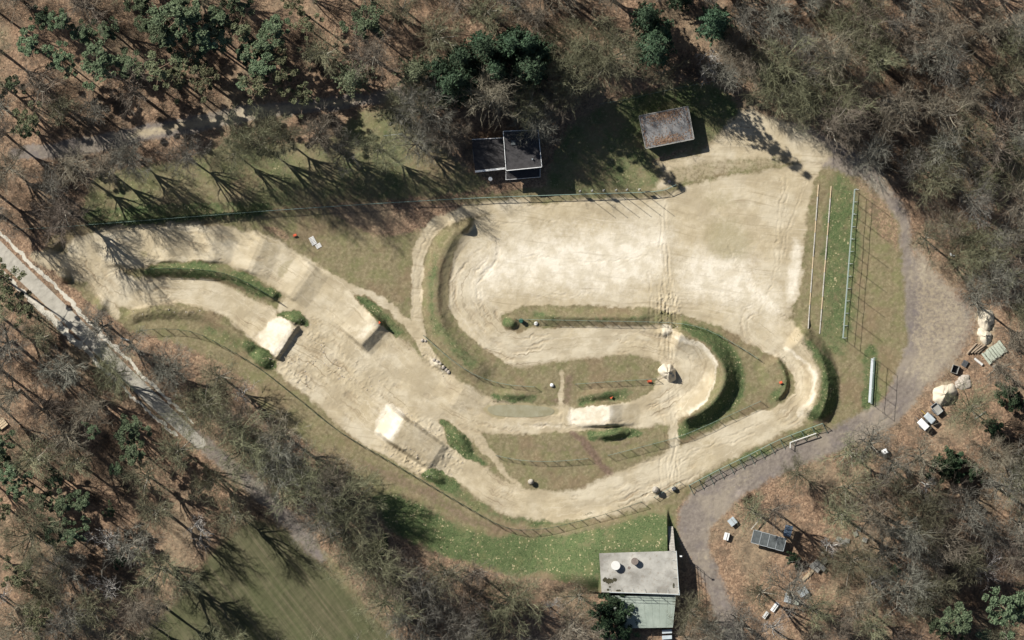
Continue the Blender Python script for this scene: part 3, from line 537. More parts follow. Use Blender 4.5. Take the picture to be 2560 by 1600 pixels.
for lab, a, b in (('pale edging line nearest the open sand area on the right', (2046,462), (2020,822)), ('pale edging line beside the green strip with the white frame', (2078,465), (2049,835))):
    A, B = W3(*a), W3(*b); root = thing('edging_strip', lab, 'edging', A, 0, 'pale edging lines of the stepped bank'); n = 12
    for i in range(n):
        p0 = W3(a[0]+(b[0]-a[0])*i/n, a[1]+(b[1]-a[1])*i/n); p1 = W3(a[0]+(b[0]-a[0])*(i+.985)/n, a[1]+(b[1]-a[1])*(i+.985)/n); d = p1-p0
        MB().box((d.length/2, 0, 0), (d.length, .17+.03*rnd.random(), .16), 0, .015).ob('edging_board', M['conc_block'] if i % 3 else M['log_end'], root, p0-A+Vector((0, 0, .05)), math.atan2(d.y, d.x)).rotation_euler[1] = -math.asin(d.z/d.length)
# flag poles by the top fence
for i, x in enumerate((1450, 1480, 1509, 1540, 1567, 1598)):
    p = W3(x, 478-i*.8); t = thing('flag_pole', '%s of the six slim flag poles at the top fence, counted from the left' % ('first', 'second', 'third', 'fourth', 'fifth', 'last')[i], 'pole', p, 0, 'flag poles along the top fence')
    MB().tube((0, 0, -.2), (0, 0, 7.0), .055, .035).ob('pole', M['pale_steel'], t); MB().tube((0, 0, 7.0), (0, 0, 7.1), .06, .03).ob('finial', M['white_paint'], t); MB().box((0, 0, .05), (.35, .35, .2), 0, .03).ob('base', M['conc_block'], t)
for x, y, lab in ((1458, 486, 'small dark sign board on the top fence, left of the flag poles'), (1521, 487, 'small dark sign board between the flag poles on the top fence'), (1617, 479, 'small dark sign board on the top fence right of the flag poles')):
    p = W3(x, y); t = thing('fence_sign', lab, 'sign', p, .05, 'sign boards on the top fence'); MB().box((0, 0, 1.5), (.9, .05, .9)).ob('sign_face', M['dark_steel'], t)
    for s_ in (-.35, .35): MB().tube((s_, .06, -.1), (s_, .06, 1.9), .03).ob('post', M['dark_steel'], t)
# ivy hedge on the left part of the top fence
def leaf_cloud(P, size, up=.4, seed=0):
    """random small leaf triangles round the points P"""
    r = np.random.default_rng(seed); n = len(P); N_ = r.normal(size=(n, 3)); N_[:, 2] = np.abs(N_[:, 2])+up; N_ /= np.linalg.norm(N_, axis=1, keepdims=True)
    T = np.cross(N_, r.normal(size=(n, 3))); T /= np.linalg.norm(T, axis=1, keepdims=True)+1e-9; B_ = np.cross(N_, T); s = size*r.uniform(.6, 1.4, (n, 1))
    V_ = np.stack([P-T*s*.5-B_*s*.35, P+T*s*.5-B_*s*.2, P+B_*s*.6], 1).reshape(-1, 3); return V_
def tri_mesh(name, V_, mat):
    me = bpy.data.meshes.new(name); n = len(V_)//3; me.vertices.add(len(V_)); me.vertices.foreach_set('co', V_.astype(np.float32).ravel()); me.loops.add(3*n); me.loops.foreach_set('vertex_index', np.arange(3*n, dtype=np.int32))
    me.polygons.add(n); me.polygons.foreach_set('loop_start', np.arange(0, 3*n, 3, dtype=np.int32)); me.update(calc_edges=True); me.materials.append(mat); return me
pts = np.array([W3(x, y, 0) for x, y in zip(np.linspace(215, 652, 600), np.interp(np.linspace(215, 652, 600), [215, 240, 400, 652], [563, 560, 548, 529]))])
k = rng.integers(0, 600, 5200); Pp = pts[k]+np.stack([rng.normal(0, .1, 5200), rng.normal(0, .17, 5200), rng.uniform(.1, 1.9, 5200)], 1)
root = thing('ivy_hedge', 'narrow ivy covered fence along the top of the upper left straight', 'hedge', tuple(pts[0]))
obj('foliage', tri_mesh('foliage', leaf_cloud(Pp-pts[0], .2, .3, 5), M['ivy']), root)
obj('top_wire', MB().tube((0, 0, 1.92), tuple(Vector(pts[-1]-pts[0])+Vector((0, 0, 1.92))), .03).me('top_wire', M['green_rail']), root)
for i in range(0, 600, 40): MB().tube(tuple(pts[i]-pts[0]+np.array([0, 0, -.1])), tuple(pts[i]-pts[0]+np.array([0, 0, 2.0])), .045).ob('post', M['green_wire'], root)

# ---------------------------------------------------------------- buildings
def quadpts(q, z=0): return [W(*p) for p in q]
def local(q, o): return [(W(*p)[0]-o[0], W(*p)[1]-o[1]) for p in q]
def inset(pts, d):
    c = Vector((sum(p[0] for p in pts)/len(pts), sum(p[1] for p in pts)/len(pts)))
    out = []
    for p in pts: v = Vector(p)-c; out.append(tuple(c+v*(1-d*1.3/v.length)))
    return out
def edges_trim(root, q, z, wdt, hgt, mat, name='parapet'):
    for i in range(len(q)):
        a = Vector((*q[i], z)); b = Vector((*q[(i+1) % len(q)], z)); d = b-a; MB().box((d.length/2, 0, 0), (d.length-wdt, wdt, hgt)).ob(name, mat, root, a, math.atan2(d.y, d.x))
def wall_box(root, q, h, t, mat, wins, z0=0.0):
    """four wall parts along the quad q; wins[i] = [(f0, f1, zlow, zhigh, kind)] gives windows and doors on wall i"""
    for i in range(4):
        a = Vector((*q[i], 0)); b = Vector((*q[(i+1) % 4], 0)); d = b-a; L = d.length; rz = math.atan2(d.y, d.x); n = Vector((d.y, -d.x, 0)).normalized()
        MB().box((L/2, t/2, z0+h/2-.15), (L-t*(i % 2)*2, t, h+.3)).ob('wall', mat, root, a, rz)
        for f0, f1, zl, zh, kd in wins.get(i, []):
            w_ = (f1-f0)*L; cx = (f0+f1)/2*L; par = MB().box((cx, -.02, z0+(zl+zh)/2), (w_, .05, zh-zl)).ob(kd, M['white_paint'] if kd == 'window' else M['brick'], root, a, rz)
            if kd == 'window': MB().box((cx, -.055, z0+(zl+zh)/2), (w_-.14, .03, zh-zl-.14)).ob('pane', M['glass'], par); MB().box((cx, -.10, z0+zl-.03), (w_+.1, .16, .05)).ob('sill', M['conc_block'], par)
            else: MB().tube((cx+w_*.35, -.06, z0+1.0), (cx+w_*.35, -.12, z0+1.0), .03).ob('handle', M['pale_steel'], par)
# two storey clubhouse with a flat dark roof and white edge (quad order: counter clockwise from lower left)
q = [(1265,429),(1354,420),(1345,328),(1258,331)]; o0 = W(*q[0]); z0 = zat(1305, 380); cl = thing('clubhouse', 'two storey clubhouse with flat dark roof edged in white, among shaded trees', 'building', (*o0, z0))
L = local(q, o0); wall_box(cl, inset(L, .12), 6.2, .22, M['render'], {0: [(.08, .4, 1.0, 2.2, 'window'), (.5, .66, 0, 2.1, 'door'), (.72, .94, 1.0, 2.2, 'window'), (.08, .94, 4.0, 5.3, 'window')], 1: [(.2, .45, 4.0, 5.2, 'window'), (.55, .8, 1, 2.2, 'window')], 2: [(.3, .7, 4.0, 5.2, 'window')]})
rf = MB().prism(L, 6.2, 6.42).ob('roof', M['roof_dark'], cl)
edges_trim(rf, L, 6.5, .10, .24, M['white_paint'], 'roof_edge'); MB().box((1.3, 4.9, 6.55), (.8, .9, .26), .08, .05).ob('skylight', M['panel'], rf); MB().tube((4.6, 2.0, 6.4), (4.6, 2.0, 6.9), .14).ob('vent_pipe', M['pale_steel'], rf)
bq = local([(1265,451),(1350,444),(1350,421),(1265,430)], o0); bal = MB().prism(bq, 3.1, 3.28).ob('balcony', M['roof_dark'], cl)
for i in (0, 1, 3):
    a = Vector((*bq[i], 4.25)); b = Vector((*bq[(i+1) % 4], 4.25)); MB().tube(a, b, .035).ob('balcony_rail', M['white_paint'], bal)
    for f in np.linspace(0, 1, 7 if i == 0 else 3): p = a.lerp(b, f); MB().tube((p.x, p.y, 3.28), (p.x, p.y, 4.25), .02).ob('baluster', M['white_paint'], bal)
for f in (0, 1): MB().tube((bq[f][0]*.98, bq[f][1]+.12, -.1), (bq[f][0]*.98, bq[f][1]+.12, 3.1), .07).ob('column', M['white_paint'], cl)
q = [(1188,430),(1262,422),(1256,346),(1180,350)]; L = local(q, o0); wall_box(cl, inset(L, .12), 2.7, .2, M['render'], {0: [(.1, .4, 1, 2.1, 'window'), (.55, .75, 0, 2.05, 'door')], 3: [(.3, .7, 1, 2.1, 'window')]})
an = MB().prism(L, 2.7, 2.86).ob('annex_roof', M['roof_dark'], cl)
for i, wdt in ((0, .34), (2, .12)):
    a = Vector((*L[i], 2.94)); b = Vector((*L[(i+1) % 4], 2.94)); d = b-a; MB().box((d.length/2, 0, 0), (d.length, wdt, .18)).ob('roof_edge', M['white_paint'], an, a, math.atan2(d.y, d.x))
t = thing('round_table', 'small round white table outside the clubhouse terrace', 'table', W3(1226,448)); MB().tube((0, 0, 2.02), (0, 0, 2.1), .36, .34, 20).ob('top', M['white_paint'], t); MB().tube((0, 0, -.1), (0, 0, 2.02), .06).ob('stem', M['pale_steel'], t); MB().tube((0, 0, 0), (0, 0, .08), .25, n=14).ob('foot', M['conc_block'], t)
# hut with leaves on its flat roof
q = [(1613,373),(1734,349),(1719,267),(1596,291)]; o0 = W(*q[0]); hz = zat(1665, 320); hu = thing('flat_roofed_hut', 'flat roofed hut with dead leaves drifted on its grey roof', 'hut', (*o0, hz)); L = local(q, o0)
wall_box(hu, inset(L, .3), 2.75, .2, M['brick'], {0: [(.12, .3, 1, 2, 'window'), (.42, .56, 0, 2.05, 'door'), (.68, .88, 1, 2, 'window')], 1: [(.35, .65, 1, 2, 'window')]})
rf = MB().prism(L, 2.75, 3.0).ob('roof', M['hutroof'], hu); edges_trim(rf, L, 3.05, .12, .14, M['grey_wood'], 'roof_edge')
A_, B_, D_ = Vector(L[0]), Vector(L[1]), Vector(L[3]); ex = B_-A_; ey = D_-A_; P = []
for k in range(1700):
    c_ = rnd.random()
    if c_ < .42: u, v_ = min(max(rnd.gauss(.45, .2), .03), .97), abs(rnd.gauss(0, .12))+.04
    elif c_ < .84: u, v_ = min(max(rnd.gauss(.5, .22), .03), .97), 1-abs(rnd.gauss(0, .14))-.04
    elif c_ < .93: u, v_ = rnd.choice((.03+abs(rnd.gauss(0, .02)), .97-abs(rnd.gauss(0, .02)))), rnd.random()*.92+.04
    else: u, v_ = rnd.random()*.94+.03, rnd.random()*.94+.03
    if v_ > .96: continue
    p = A_+ex*u+ey*v_; P.append((p.x, p.y, 3.03+.05*rnd.random()))
lo = obj('leaf_drift', tri_mesh('leaf_drift', leaf_cloud(np.array(P), .17, 1.2, 9), M['leaf']), rf); lo['kind'] = 'stuff'
# the start hill building: concrete deck above a hall with a green corrugated roof
DZ = 3.75; q = [(1503,1478),(1697,1484),(1690,1375),(1497,1381)]; o0 = W(*q[0]); st = thing('start_hill_building', 'concrete start deck with railings above a green corrugated roof', 'building', (*o0, 0)); L = local(q, o0)
dk = MB().prism(L, DZ-.22, DZ).ob('deck', M['concrete'], st)
a = Vector((*L[1], 0)); b = Vector((*L[2], 0)); d = b-a; MB().box((d.length/2, .16, (DZ-.22)/2-.2), (d.length-.1, .3, DZ+.18)).ob('side_wall', M['conc_block'], st, a, math.atan2(d.y, d.x))
a = Vector((*L[0], 0)); b = Vector((*L[1], 0)); d = b-a; MB().box((d.length/2, .17, (DZ-.22)/2-.2), (d.length-.7, .3, DZ+.18)).ob('front_wall', M['conc_block'], st, a, math.atan2(d.y, d.x))
a = Vector((*L[3], 0)); b = Vector((*L[0], 0)); d = b-a; MB().box((d.length/2, .17, (DZ-.22)/2-.2), (d.length-.7, .3, DZ+.18)).ob('side_wall', M['conc_block'], st, a, math.atan2(d.y, d.x))
# stepped wing wall
for i in range(16):
    f = (i+.5)/16; x, y = W(1675.5+4*f, 1316+59*f); top = .35+(DZ-.4)*((i+1)/16)
    MB().box((x-o0[0], y-o0[1], top/2-.25), (.98, 4.13/16-.025, top+.5), 0, .02).ob('step_block', M['conc_block'], st)
# deck kerbs, railings
for i, (ins) in ((0, 0), (1, 0)):
    a = Vector((*L[i], DZ)); b = Vector((*L[(i+1) % 4], DZ)); d = b-a; nrm_ = Vector((-d.y, d.x, 0)).normalized(); a = a+nrm_*.08; b = b+nrm_*.08
    if i == 0: a = a.lerp(b, .1)
    d = b-a; MB().box((d.length/2, .05, .06), (d.length-.2, .16, .12)).ob('kerb', M['conc_block'], dk, a, math.atan2(d.y, d.x))
    for z in (.55, 1.15, 1.9): MB().tube(a+Vector((0, 0, z)), b+Vector((0, 0, z)), .035).ob('rail', M['pale_steel'], dk)
    n = 7 if i == 0 else 6
    for k in range(n): p = a.lerp(b, k/(n-1)); MB().tube(p, p+Vector((0, 0, 1.95)), .04).ob('railing_post', M['pale_steel'], dk); MB().tube(p+Vector((0, 0, 1.0)), p+nrm_*.75+Vector((0, 0, .02)), .025).ob('railing_stay', M['pale_steel'], dk)
x, y = W(1697,1387); MB().tube((x-o0[0]+.1, y-o0[1], 0), (x-o0[0]+.1, y-o0[1], DZ+2.6), .05).ob('lamp_mast', M['pale_steel'], st); MB().box((x-o0[0]+.2, y-o0[1], DZ+2.7), (.4, .25, .16), 0, .04).ob('lamp_head', M['white_paint'], st)
for cx, cy, r_, mt in ((1538, 1411, .81, 'cap'), (1585.5, 1400.5, .64, 'cap_brown')):
    x, y = W(cx, cy); sh = MB().tube((x-o0[0], y-o0[1], DZ), (x-o0[0], y-o0[1], DZ+.95), r_*.93, r_*.93, 28).ob('vent_shaft', M['conc_block'], dk); MB().tube((x-o0[0], y-o0[1], DZ+.95), (x-o0[0], y-o0[1], DZ+1.06), r_, r_*.97, 32).ob('vent_lid', M[mt], sh)
for cx, cy, rx, ry in ((1522, 1450, 15, 9), (1512, 1447, 9, 8), (1536, 1447, 9, 6), (1520, 1472, 6, 4), (1545, 1474, 9, 4), (1683, 1462, 4, 8), (1572, 1417, 6, 5), (1524, 1465, 4, 3)):
    P = []
    for k in range(40): an_ = 2*math.pi*k/40; rr_ = .75+.5*rnd.random(); x, y = W(cx+rx*rr_*math.cos(an_)*.7, cy+ry*rr_*math.sin(an_)*.75); P.append((x-o0[0], y-o0[1]))
    zz = DZ+.004+.004*rnd.random()+.0015*rx*.1; P2 = [(x, y, zz) for x, y in P][::-1]
    obj('moss_patch', mesh('moss_patch', P2, [tuple(range(40))], M['moss'] if cx != 1572 else M['cap_brown']), dk)
# hall roof: corrugated sheets side by side, sloping away from the deck
RT = [(1522, 1487), (1689, 1486)]; RB = [(1552, 1569), (1681, 1567)]; ns = 8; hall = []
for s_ in range(ns):
    mb = MB(); nr = 28
    for row, (zz) in ((0, 2.95), (1, 2.35)):
        for k in range(nr+1):
            f = (s_+.006+.985*k/nr)/ns; e = RT if row == 0 else RB; x, y = W(e[0][0]+(e[1][0]-e[0][0])*f, e[0][1]+(e[1][1]-e[0][1])*f)
            mb.v.append((x-o0[0], y-o0[1], zz+.028*math.cos(k*math.pi/2)+(.012 if s_ % 2 else 0)))
    for k in range(nr): mb.f.append((nr+1+k, nr+2+k, k+1, k))
    mb.ob('roof_sheet', M['corr'], st, smooth=False)
hq = [RB[0], RB[1], (1689, 1489), (1522, 1490)]; HL = inset(local(hq, o0), .25); wall_box(st, HL, 2.1, .2, M['render'], {0: [(.1, .5, 0, 1.95, 'door'), (.6, .9, .9, 1.8, 'window')], 1: [(.2, .4, .9, 1.8, 'window')]})

# ---------------------------------------------------------------- small things
def box_thing(name, label, cat_, px, py, dims, rz, parts, group=None):
    t = thing(name, label, cat_, W3(px, py), rz, group)
    for nm, c, d, mt in parts: MB().box(c, d, 0, min(.03, min(d)*.2)).ob(nm, M[mt], t)
    return t
def pallet(label, px, py, w_, l_, rz, mat, h=.14, n=7, group='pallets', layers=1):
    t = thing('pallet', label, 'pallet', W3(px, py), rz, group)
    for k in range(layers):
        z = k*h
        for f in (-.45, 0, .45): MB().box((f*w_, 0, z+h*.3), (.1, l_, h*.6)).ob('bearer', M[mat], t)
        if k == layers-1:
            for i in range(n): MB().box((0, (i+.5)/n*l_-l_/2, z+h*.8), (w_, l_/n*.78, h*.32)).ob('slat', M[mat], t)
    return t
pallet('larger of the two pale slabs on the brown grass triangle', 782, 602, .9, 1.5, math.radians(28), 'cap', n=6, group='pale slabs on the grass triangle'); pallet('smaller of the two pale slabs on the brown grass triangle', 796, 614.5, .95, .8, math.radians(30), 'cap', n=4, group='pale slabs on the grass triangle')
def marker(label, px, py, rz, s=1.0):
    t = thing('red_marker', label, 'marker', W3(px, py), rz, 'small red track markers'); MB().box((0, 0, .3), (.6*s, .07, .4)).ob('face', M['red'], t); MB().box((0, .2, .04), (.6*s, .3, .08)).ob('foot', M['red'], t)
marker('red marker on the grass near the upper left straight', 738, 590, .4); marker('red box marker at the end of the oval island fence', 1624, 955, .1, 1.3); marker('red marker on the lush patch of the oval island', 1530, 994, 1.1, .8); marker('red marker on the grass tip inside the right bend', 1952, 958, .3, .9); marker('red marker on the lip of the middle jump', 950, 808, .6, .6)
def boulder(name, label, cat_, px, py, r_, mat, fl=.8, group=None, seed=1, stretch=1.0, rz=0.0):
    r = random.Random(seed); vs = []; fs = []; nu, nv = 12, 7
    for j in range(nv+1):
        for i in range(nu):
            th = math.pi*j/nv; ph = 2*math.pi*i/nu; k = r_*(1+.22*(r.random()-.5)); vs.append((k*math.sin(th)*math.cos(ph)*stretch, k*math.sin(th)*math.sin(ph), k*math.cos(th)*fl))
    for j in range(nv):
        for i in range(nu): fs.append((j*nu+i, (j+1)*nu+i, (j+1)*nu+(i+1) % nu, j*nu+(i+1) % nu))
    o = obj(name, mesh(name, vs, fs, M[mat], True), None, W3(px, py, r_*fl*.45), (0, 0, rz)); return tag(o, label, cat_, group)
boulder('buoy', 'white ball at the left end of the oval grass island', 'ball', 1380, 963, .36, 'white_paint', 1.0, seed=3); boulder('boulder', 'pale boulder on the grass strip right of the green bin', 'boulder', 1340, 809, .38, 'cap', .7, seed=4)
boulder('boulder', 'rounded boulder beside the lower straight near the track entrance', 'boulder', 1638, 1224, .62, 'boulder', 1.0, seed=5); boulder('boulder', 'small rock on the point of the lower grass island', 'boulder', 1327, 1204, .5, 'boulder', .8, seed=6)
for i, (x, y) in enumerate(((1064, 852), (1056, 851), (1085, 900), (1093, 904), (1101, 910), (1108, 918), (1115, 924), (1121, 930))):
    boulder('rubble_stone', ('%s of the loose stones beside the left bank, counted from the upper left' % ('second', 'first', 'third', 'fourth', 'fifth', 'sixth', 'seventh', 'last')[i]), 'stone', x, y, .24+.12*rnd.random(), 'rubble', .7, 'loose stones by the left bank', 20+i)
t = thing('litter_bin', 'dark green bin on the grass at the tip of the top strip', 'bin', W3(1303, 802)); MB().tube((0, 0, 0), (0, 0, 1.0), .33, .38, 14).ob('body', M['green_plastic'], t); MB().tube((0, 0, 1.0), (0, 0, 1.12), .42, .3, 14).ob('lid', M['green_plastic'], t)
box_thing('post_box', 'small pale cabinet on the grass right of the top fence', 'cabinet', 1673, 454, 0, .3, [('cabinet', (0, 0, .55), (.5, .4, 1.1), 'cap'), ('lid', (0, 0, 1.14), (.58, .48, .08), 'black')])
box_thing('entry_box', 'small box with dark top at the track entrance', 'box', 1684, 1221, 0, .4, [('body', (0, 0, .4), (.7, .55, .8), 'cap'), ('lid', (0, 0, .84), (.6, .5, .08), 'dark_steel')])
# gate rail by the braced fence
t = thing('pipe_rail', 'white bent pipe rail inside the braced fence', 'railing', W3(1975, 1120)); A = W3(1975, 1106)-W3(1975, 1120); B = W3(2040, 1083)-W3(1975, 1120); A.z = B.z = .95
for a, b in ((Vector((0, 0, .95)), A), (A, B)): MB().tube(a, b, .09).ob('pipe', M['cap'], t)
for p in (Vector((0, 0, 0)), A, A.lerp(B, .5), B): MB().tube((p.x, p.y, -.1), (p.x, p.y, .95), .05).ob('leg', M['cap'], t)
# barrier by the road
A, B = W3(302, 845), W3(324, 851); t = thing('barrier_beam', 'short pale barrier beam lying beside the paved road', 'barrier', A); d = B-A; MB().box((d.length/2, 0, .5), (d.length, .16, .2)).ob('beam', M['pale_steel'], t, (0, 0, 0), math.atan2(d.y, d.x)); MB().tube((0, 0, -.1), (0, 0, .6), .08).ob('post', M['dark_steel'], t); MB().tube((d.x, d.y, -.1), (d.x, d.y, .6), .08).ob('post', M['dark_steel'], t)
# storage yard on the right
def heap(name, label, cat_, px, py, rx, ry, H, rz, mat, seed, group=None):
    r = np.random.default_rng(seed); n, m_ = 30, 9; vs = []; fs = []; ph = r.uniform(0, 6, 6)
    for j in range(m_+1):
        f = j/m_
        for i in range(n):
            a = 2*math.pi*i/n; k_ = 1+.16*math.sin(2*a+ph[0])+.11*math.sin(3*a+ph[1])+.07*math.sin(7*a+ph[2]); rr_ = f*k_; z = H*(1-f**1.25)*(1+.12*math.sin(a*3+ph[3]+4*f)*(f > 0))+(r.normal(0, .05*H) if 0 < j < m_ else 0)
            vs.append((rx*rr_*math.cos(a), ry*rr_*math.sin(a), z-(.25 if j == m_ else 0)))
    for j in range(m_):
        for i in range(n): fs.append((j*n+i, (j+1)*n+i, (j+1)*n+(i+1) % n, j*n+(i+1) % n))
    o = obj(name, mesh(name, vs, fs, M[mat], True), None, W3(px, py), (0, 0, rz)); return tag(o, label, cat_, group)
heap('sand_heap', 'tall pale sand mound inside the hairpin berm', 'sand heap', 1670, 931, 1.5, 1.75, 2.7, .2, 'sand', 1)
heap('sand_heap', 'pale conical sand heap between the gravel lane and trailers', 'sand heap', 2360, 985, 2.1, 2.0, 2.2, .5, 'sand', 2)
heap('sand_heap', 'upper yellow sand heap at the edge of the right wood', 'sand heap', 2464, 800, 1.5, 2.3, 1.5, .3, 'sand', 3); heap('sand_heap', 'lower yellow sand heap just above the log pile', 'sand heap', 2462, 840, 1.3, 1.5, 1.2, .9, 'sand', 4)
heap('rubble_heap', 'low pale rubble heap above the conical sand heap', 'rubble heap', 2408, 957, 1.9, 1.2, .55, .4, 'rubble', 5)
for i in range(9):
    f = i/8; cx, cy = 2428+f*26, 872+(-1)**i*1.5; t = thing('log', '%s log in the log pile beside the mossy boards, counted from the left' % ('first', 'second', 'third', 'fourth', 'fifth', 'sixth', 'seventh', 'eighth', 'last')[i], 'log', W3(cx, cy, .16+(.22 if i % 3 == 1 else 0)), math.radians(40)+rnd.gauss(0, .07), 'logs in the pile')
    l_ = 2.3-.5*abs(f-.3); r_ = .15+.05*rnd.random(); MB().tube((-l_/2, 0, 0), (l_/2, rnd.gauss(0, .1), 0), r_, r_*.85, 9, False).ob('bark', M['log'], t, smooth=True)
    for s_ in (-1, 1): MB().tube((s_*(l_/2-.02), 0, 0), (s_*l_/2, 0, 0), r_*.95, r_*.9, 9).ob('cut_end', M['log_end'], t)
for i in range(8):
    f = i/7; x, y = 2466+f*40, 896-f*30; t = thing('board_stack', '%s stack of mossy boards right of the log pile, counted from the lower left' % ('first', 'second', 'third', 'fourth', 'fifth', 'sixth', 'seventh', 'last')[i], 'boards', W3(x, y), math.radians(37), 'mossy board stacks')
    for k in range(4): MB().box((rnd.gauss(0, .04), (k-1.5)*.0+rnd.gauss(0, .03), .08+k*.13), (.38+.06*rnd.random(), 1.9+.5*rnd.random(), .11)).ob('board', M['algae'], t)
A, B = W3(2436, 896), W3(2456, 912); t = thing('concrete_pipe', 'pale concrete pipe lying below the mossy boards', 'pipe', A); d = B-A; MB().tube((0, 0, .22), (d.x, d.y, .22), .22, n=14).ob('barrel', M['cap'], t, smooth=False); MB().tube((d.x*.92, d.y*.92, .22), (d.x, d.y, .22), .27, n=14).ob('socket', M['cap'], t)
t = thing('open_crate', 'open brown crate with a dark inside beside the gravel lane', 'crate', W3(2387, 923), math.radians(-18))
for nm, c, d in (('side', (-.55, 0, .45), (.1, 1.4, .9)), ('side', (.55, 0, .45), (.1, 1.4, .9)), ('end', (0, .68, .45), (1.0, .06, .9)), ('end', (0, -.68, .45), (1.0, .06, .9)), ('floor', (0, 0, .05), (1.0, 1.3, .08))): MB().box(c, d).ob(nm, M['grey_wood'] if nm != 'floor' else M['black'], t)
pallet('dark pallet standing right of the open brown crate', 2412, 909, .9, 1.1, math.radians(-30), 'dark_steel', n=5, group='yard pallets', layers=3)
def trailer(label, px, py, rz, w_, l_, h, body, lid=None, open_=False):
    t = thing('trailer', label, 'trailer', W3(px, py), rz, 'small trailers by the gravel lane')
    MB().box((0, 0, .52), (w_, l_, .12)).ob('chassis', M['dark_steel'], t)
    if open_:
        for nm, c, d in (('side_board', (-w_/2, 0, .8), (.05, l_, .45)), ('side_board', (w_/2, 0, .8), (.05, l_, .45)), ('tail_board', (0, l_/2, .8), (w_-.05, .05, .45)), ('tail_board', (0, -l_/2, .8), (w_-.05, .05, .45))): MB().box(c, d).ob(nm, M[body], t)
        MB().box((0, 0, .6), (w_-.06, l_-.06, .03)).ob('bed', M['grey_wood'], t)
    else: b_ = MB().box((0, 0, .58+h/2), (w_, l_, h), 0, .08).ob('box_body', M[body], t); MB().box((0, -l_/2-.02, .58+h/2), (w_*.8, .03, h*.8)).ob('door', M[body], b_)
    MB().tube((0, l_/2, .5), (0, l_/2+1.0, .45), .05).ob('drawbar', M['yellow' if body == 'tarp' else 'dark_steel'], t)
    for s_ in (-1, 1):
        wh = MB().tube((s_*(w_/2+.02), 0, .3), (s_*(w_/2+.2), 0, .3), .3, n=16).ob('wheel', M['black'], t); MB().tube((s_*(w_/2+.2), 0, .3), (s_*(w_/2+.215), 0, .3), .17, n=12).ob('hub', M['pale_steel'], wh); MB().box((s_*(w_/2+.11), 0, .66), (.24, .75, .03)).ob('mudguard', M['dark_steel'], t)
trailer('open grey trailer parked nearest the sand heap', 2341, 1022, math.radians(38), 1.25, 1.9, .4, 'pale_steel', open_=True); trailer('grey covered trailer with a yellow drawbar', 2323, 1045, math.radians(46), 1.1, 1.9, .8, 'tarp'); trailer('white box trailer at the edge of the gravel lane', 2307, 1061, math.radians(44), 1.15, 2.0, 1.1, 'white_paint')
A = W3(2450, 1038); t = thing('fallen_beam', 'weathered beam lying on leaves right of the trailers', 'beam', A, math.radians(34)); MB().box((0, 0, .15), (2.3, .22, .2), 0, .03).ob('timber', M['grey_wood'], t); MB().box((-1.0, 0, .02), (.2, .4, .12)).ob('block', M['wood'], t)
def tank(label, px, py, rz, group=None):
    t = thing('storage_tank', label, 'tank', W3(px, py), rz, group); MB().box((0, 0, .62), (.98, .86, .95), 0, .09).ob('tank', M['white_paint'], t); MB().tube((0, 0, 1.09), (0, 0, 1.15), .12, n=12).ob('cap', M['dark_steel'], t); MB().box((0, 0, .07), (1.1, .95, .13)).ob('pallet_base', M['wood'], t)
    for s_ in (-1, 1): MB().tube((s_*.52, -.46, .15), (s_*.52, -.46, 1.1), .025).ob('cage_bar', M['pale_steel'], t); MB().tube((s_*.52, .46, .15), (s_*.52, .46, 1.1), .025).ob('cage_bar', M['pale_steel'], t)
tank('white tank standing alone between the lane and the wood', 2211, 1129, .45)
# yard at the lower right
def sheet(label, px, py, w_, l_, rz, mat, h=.7, tilt=.06):
    t = thing('sheet_stack', label, 'sheets', W3(px, py), rz, 'covered stacks in the lower right yard'); MB().box((0, 0, h/2), (w_*.86, l_*.86, h)).ob('crate', M['wood'], t); c_ = MB().box((0, 0, h+.05), (w_, l_, .05)).ob('cover', M[mat], t); c_.rotation_euler[0] = tilt; MB().box((w_*.1, 0, h+.12), (.08, l_*.9, .05)).ob('batten', M['grey_wood'], c_)
sheet('white covered stack left of the dark panel roofs, upper one', 1830, 1303, 1.3, 1.3, math.radians(38), 'tarp'); sheet('white covered stack beside the lane, below the tilted pale one', 1816, 1340, .9, 1.3, math.radians(-14), 'white_paint')
sheet('pale grey sheet on the lowest row of yard stacks, right end', 2007, 1479, 1.6, 1.3, math.radians(32), 'tarp'); sheet('dark grey sheet left of the pale yard stack', 1970, 1494, 1.25, 1.6, math.radians(-12), 'grey_paint', .5); sheet('mossy sheet wedged between two grey yard stacks', 1991, 1502, .95, 1.2, math.radians(-14), 'algae', .5)
sheet('bright white board lying on leaves right of the green roof', 1937, 1517, .75, 1.8, math.radians(-36), 'white_paint', .3); sheet('small white board at the lower end of the yard', 1914, 1537, .6, 1.3, math.radians(-36), 'white_paint', .3)
sh = thing('panel_shelter', 'shelter with a row of dark glazed panels in the lower right yard', 'shelter', W3(1880, 1320))
for i in range(4):
    f = i/3; A = W3(1890+f*61, 1342+f*17)-W3(1880, 1320); A.z = 1.55; p_ = MB().box((0, 0, 0), (1.42, 2.25, .06)).ob('roof_panel', M['panel'], sh, A, math.radians(-14)); edges_trim(p_, [(-.72, -1.14), (.72, -1.14), (.72, 1.14), (-.72, 1.14)], .03, .07, .1, M['grey_paint'], 'panel_frame')
    for s_ in (-.6, .6): MB().tube((A.x+s_, A.y+s_*.15-.9, -.2), (A.x+s_, A.y+s_*.15-.9, 1.52), .04).ob('leg', M['dark_steel'], sh); MB().tube((A.x+s_, A.y+s_*.15+.9, -.2), (A.x+s_, A.y+s_*.15+.9, 1.52), .04).ob('leg', M['dark_steel'], sh)
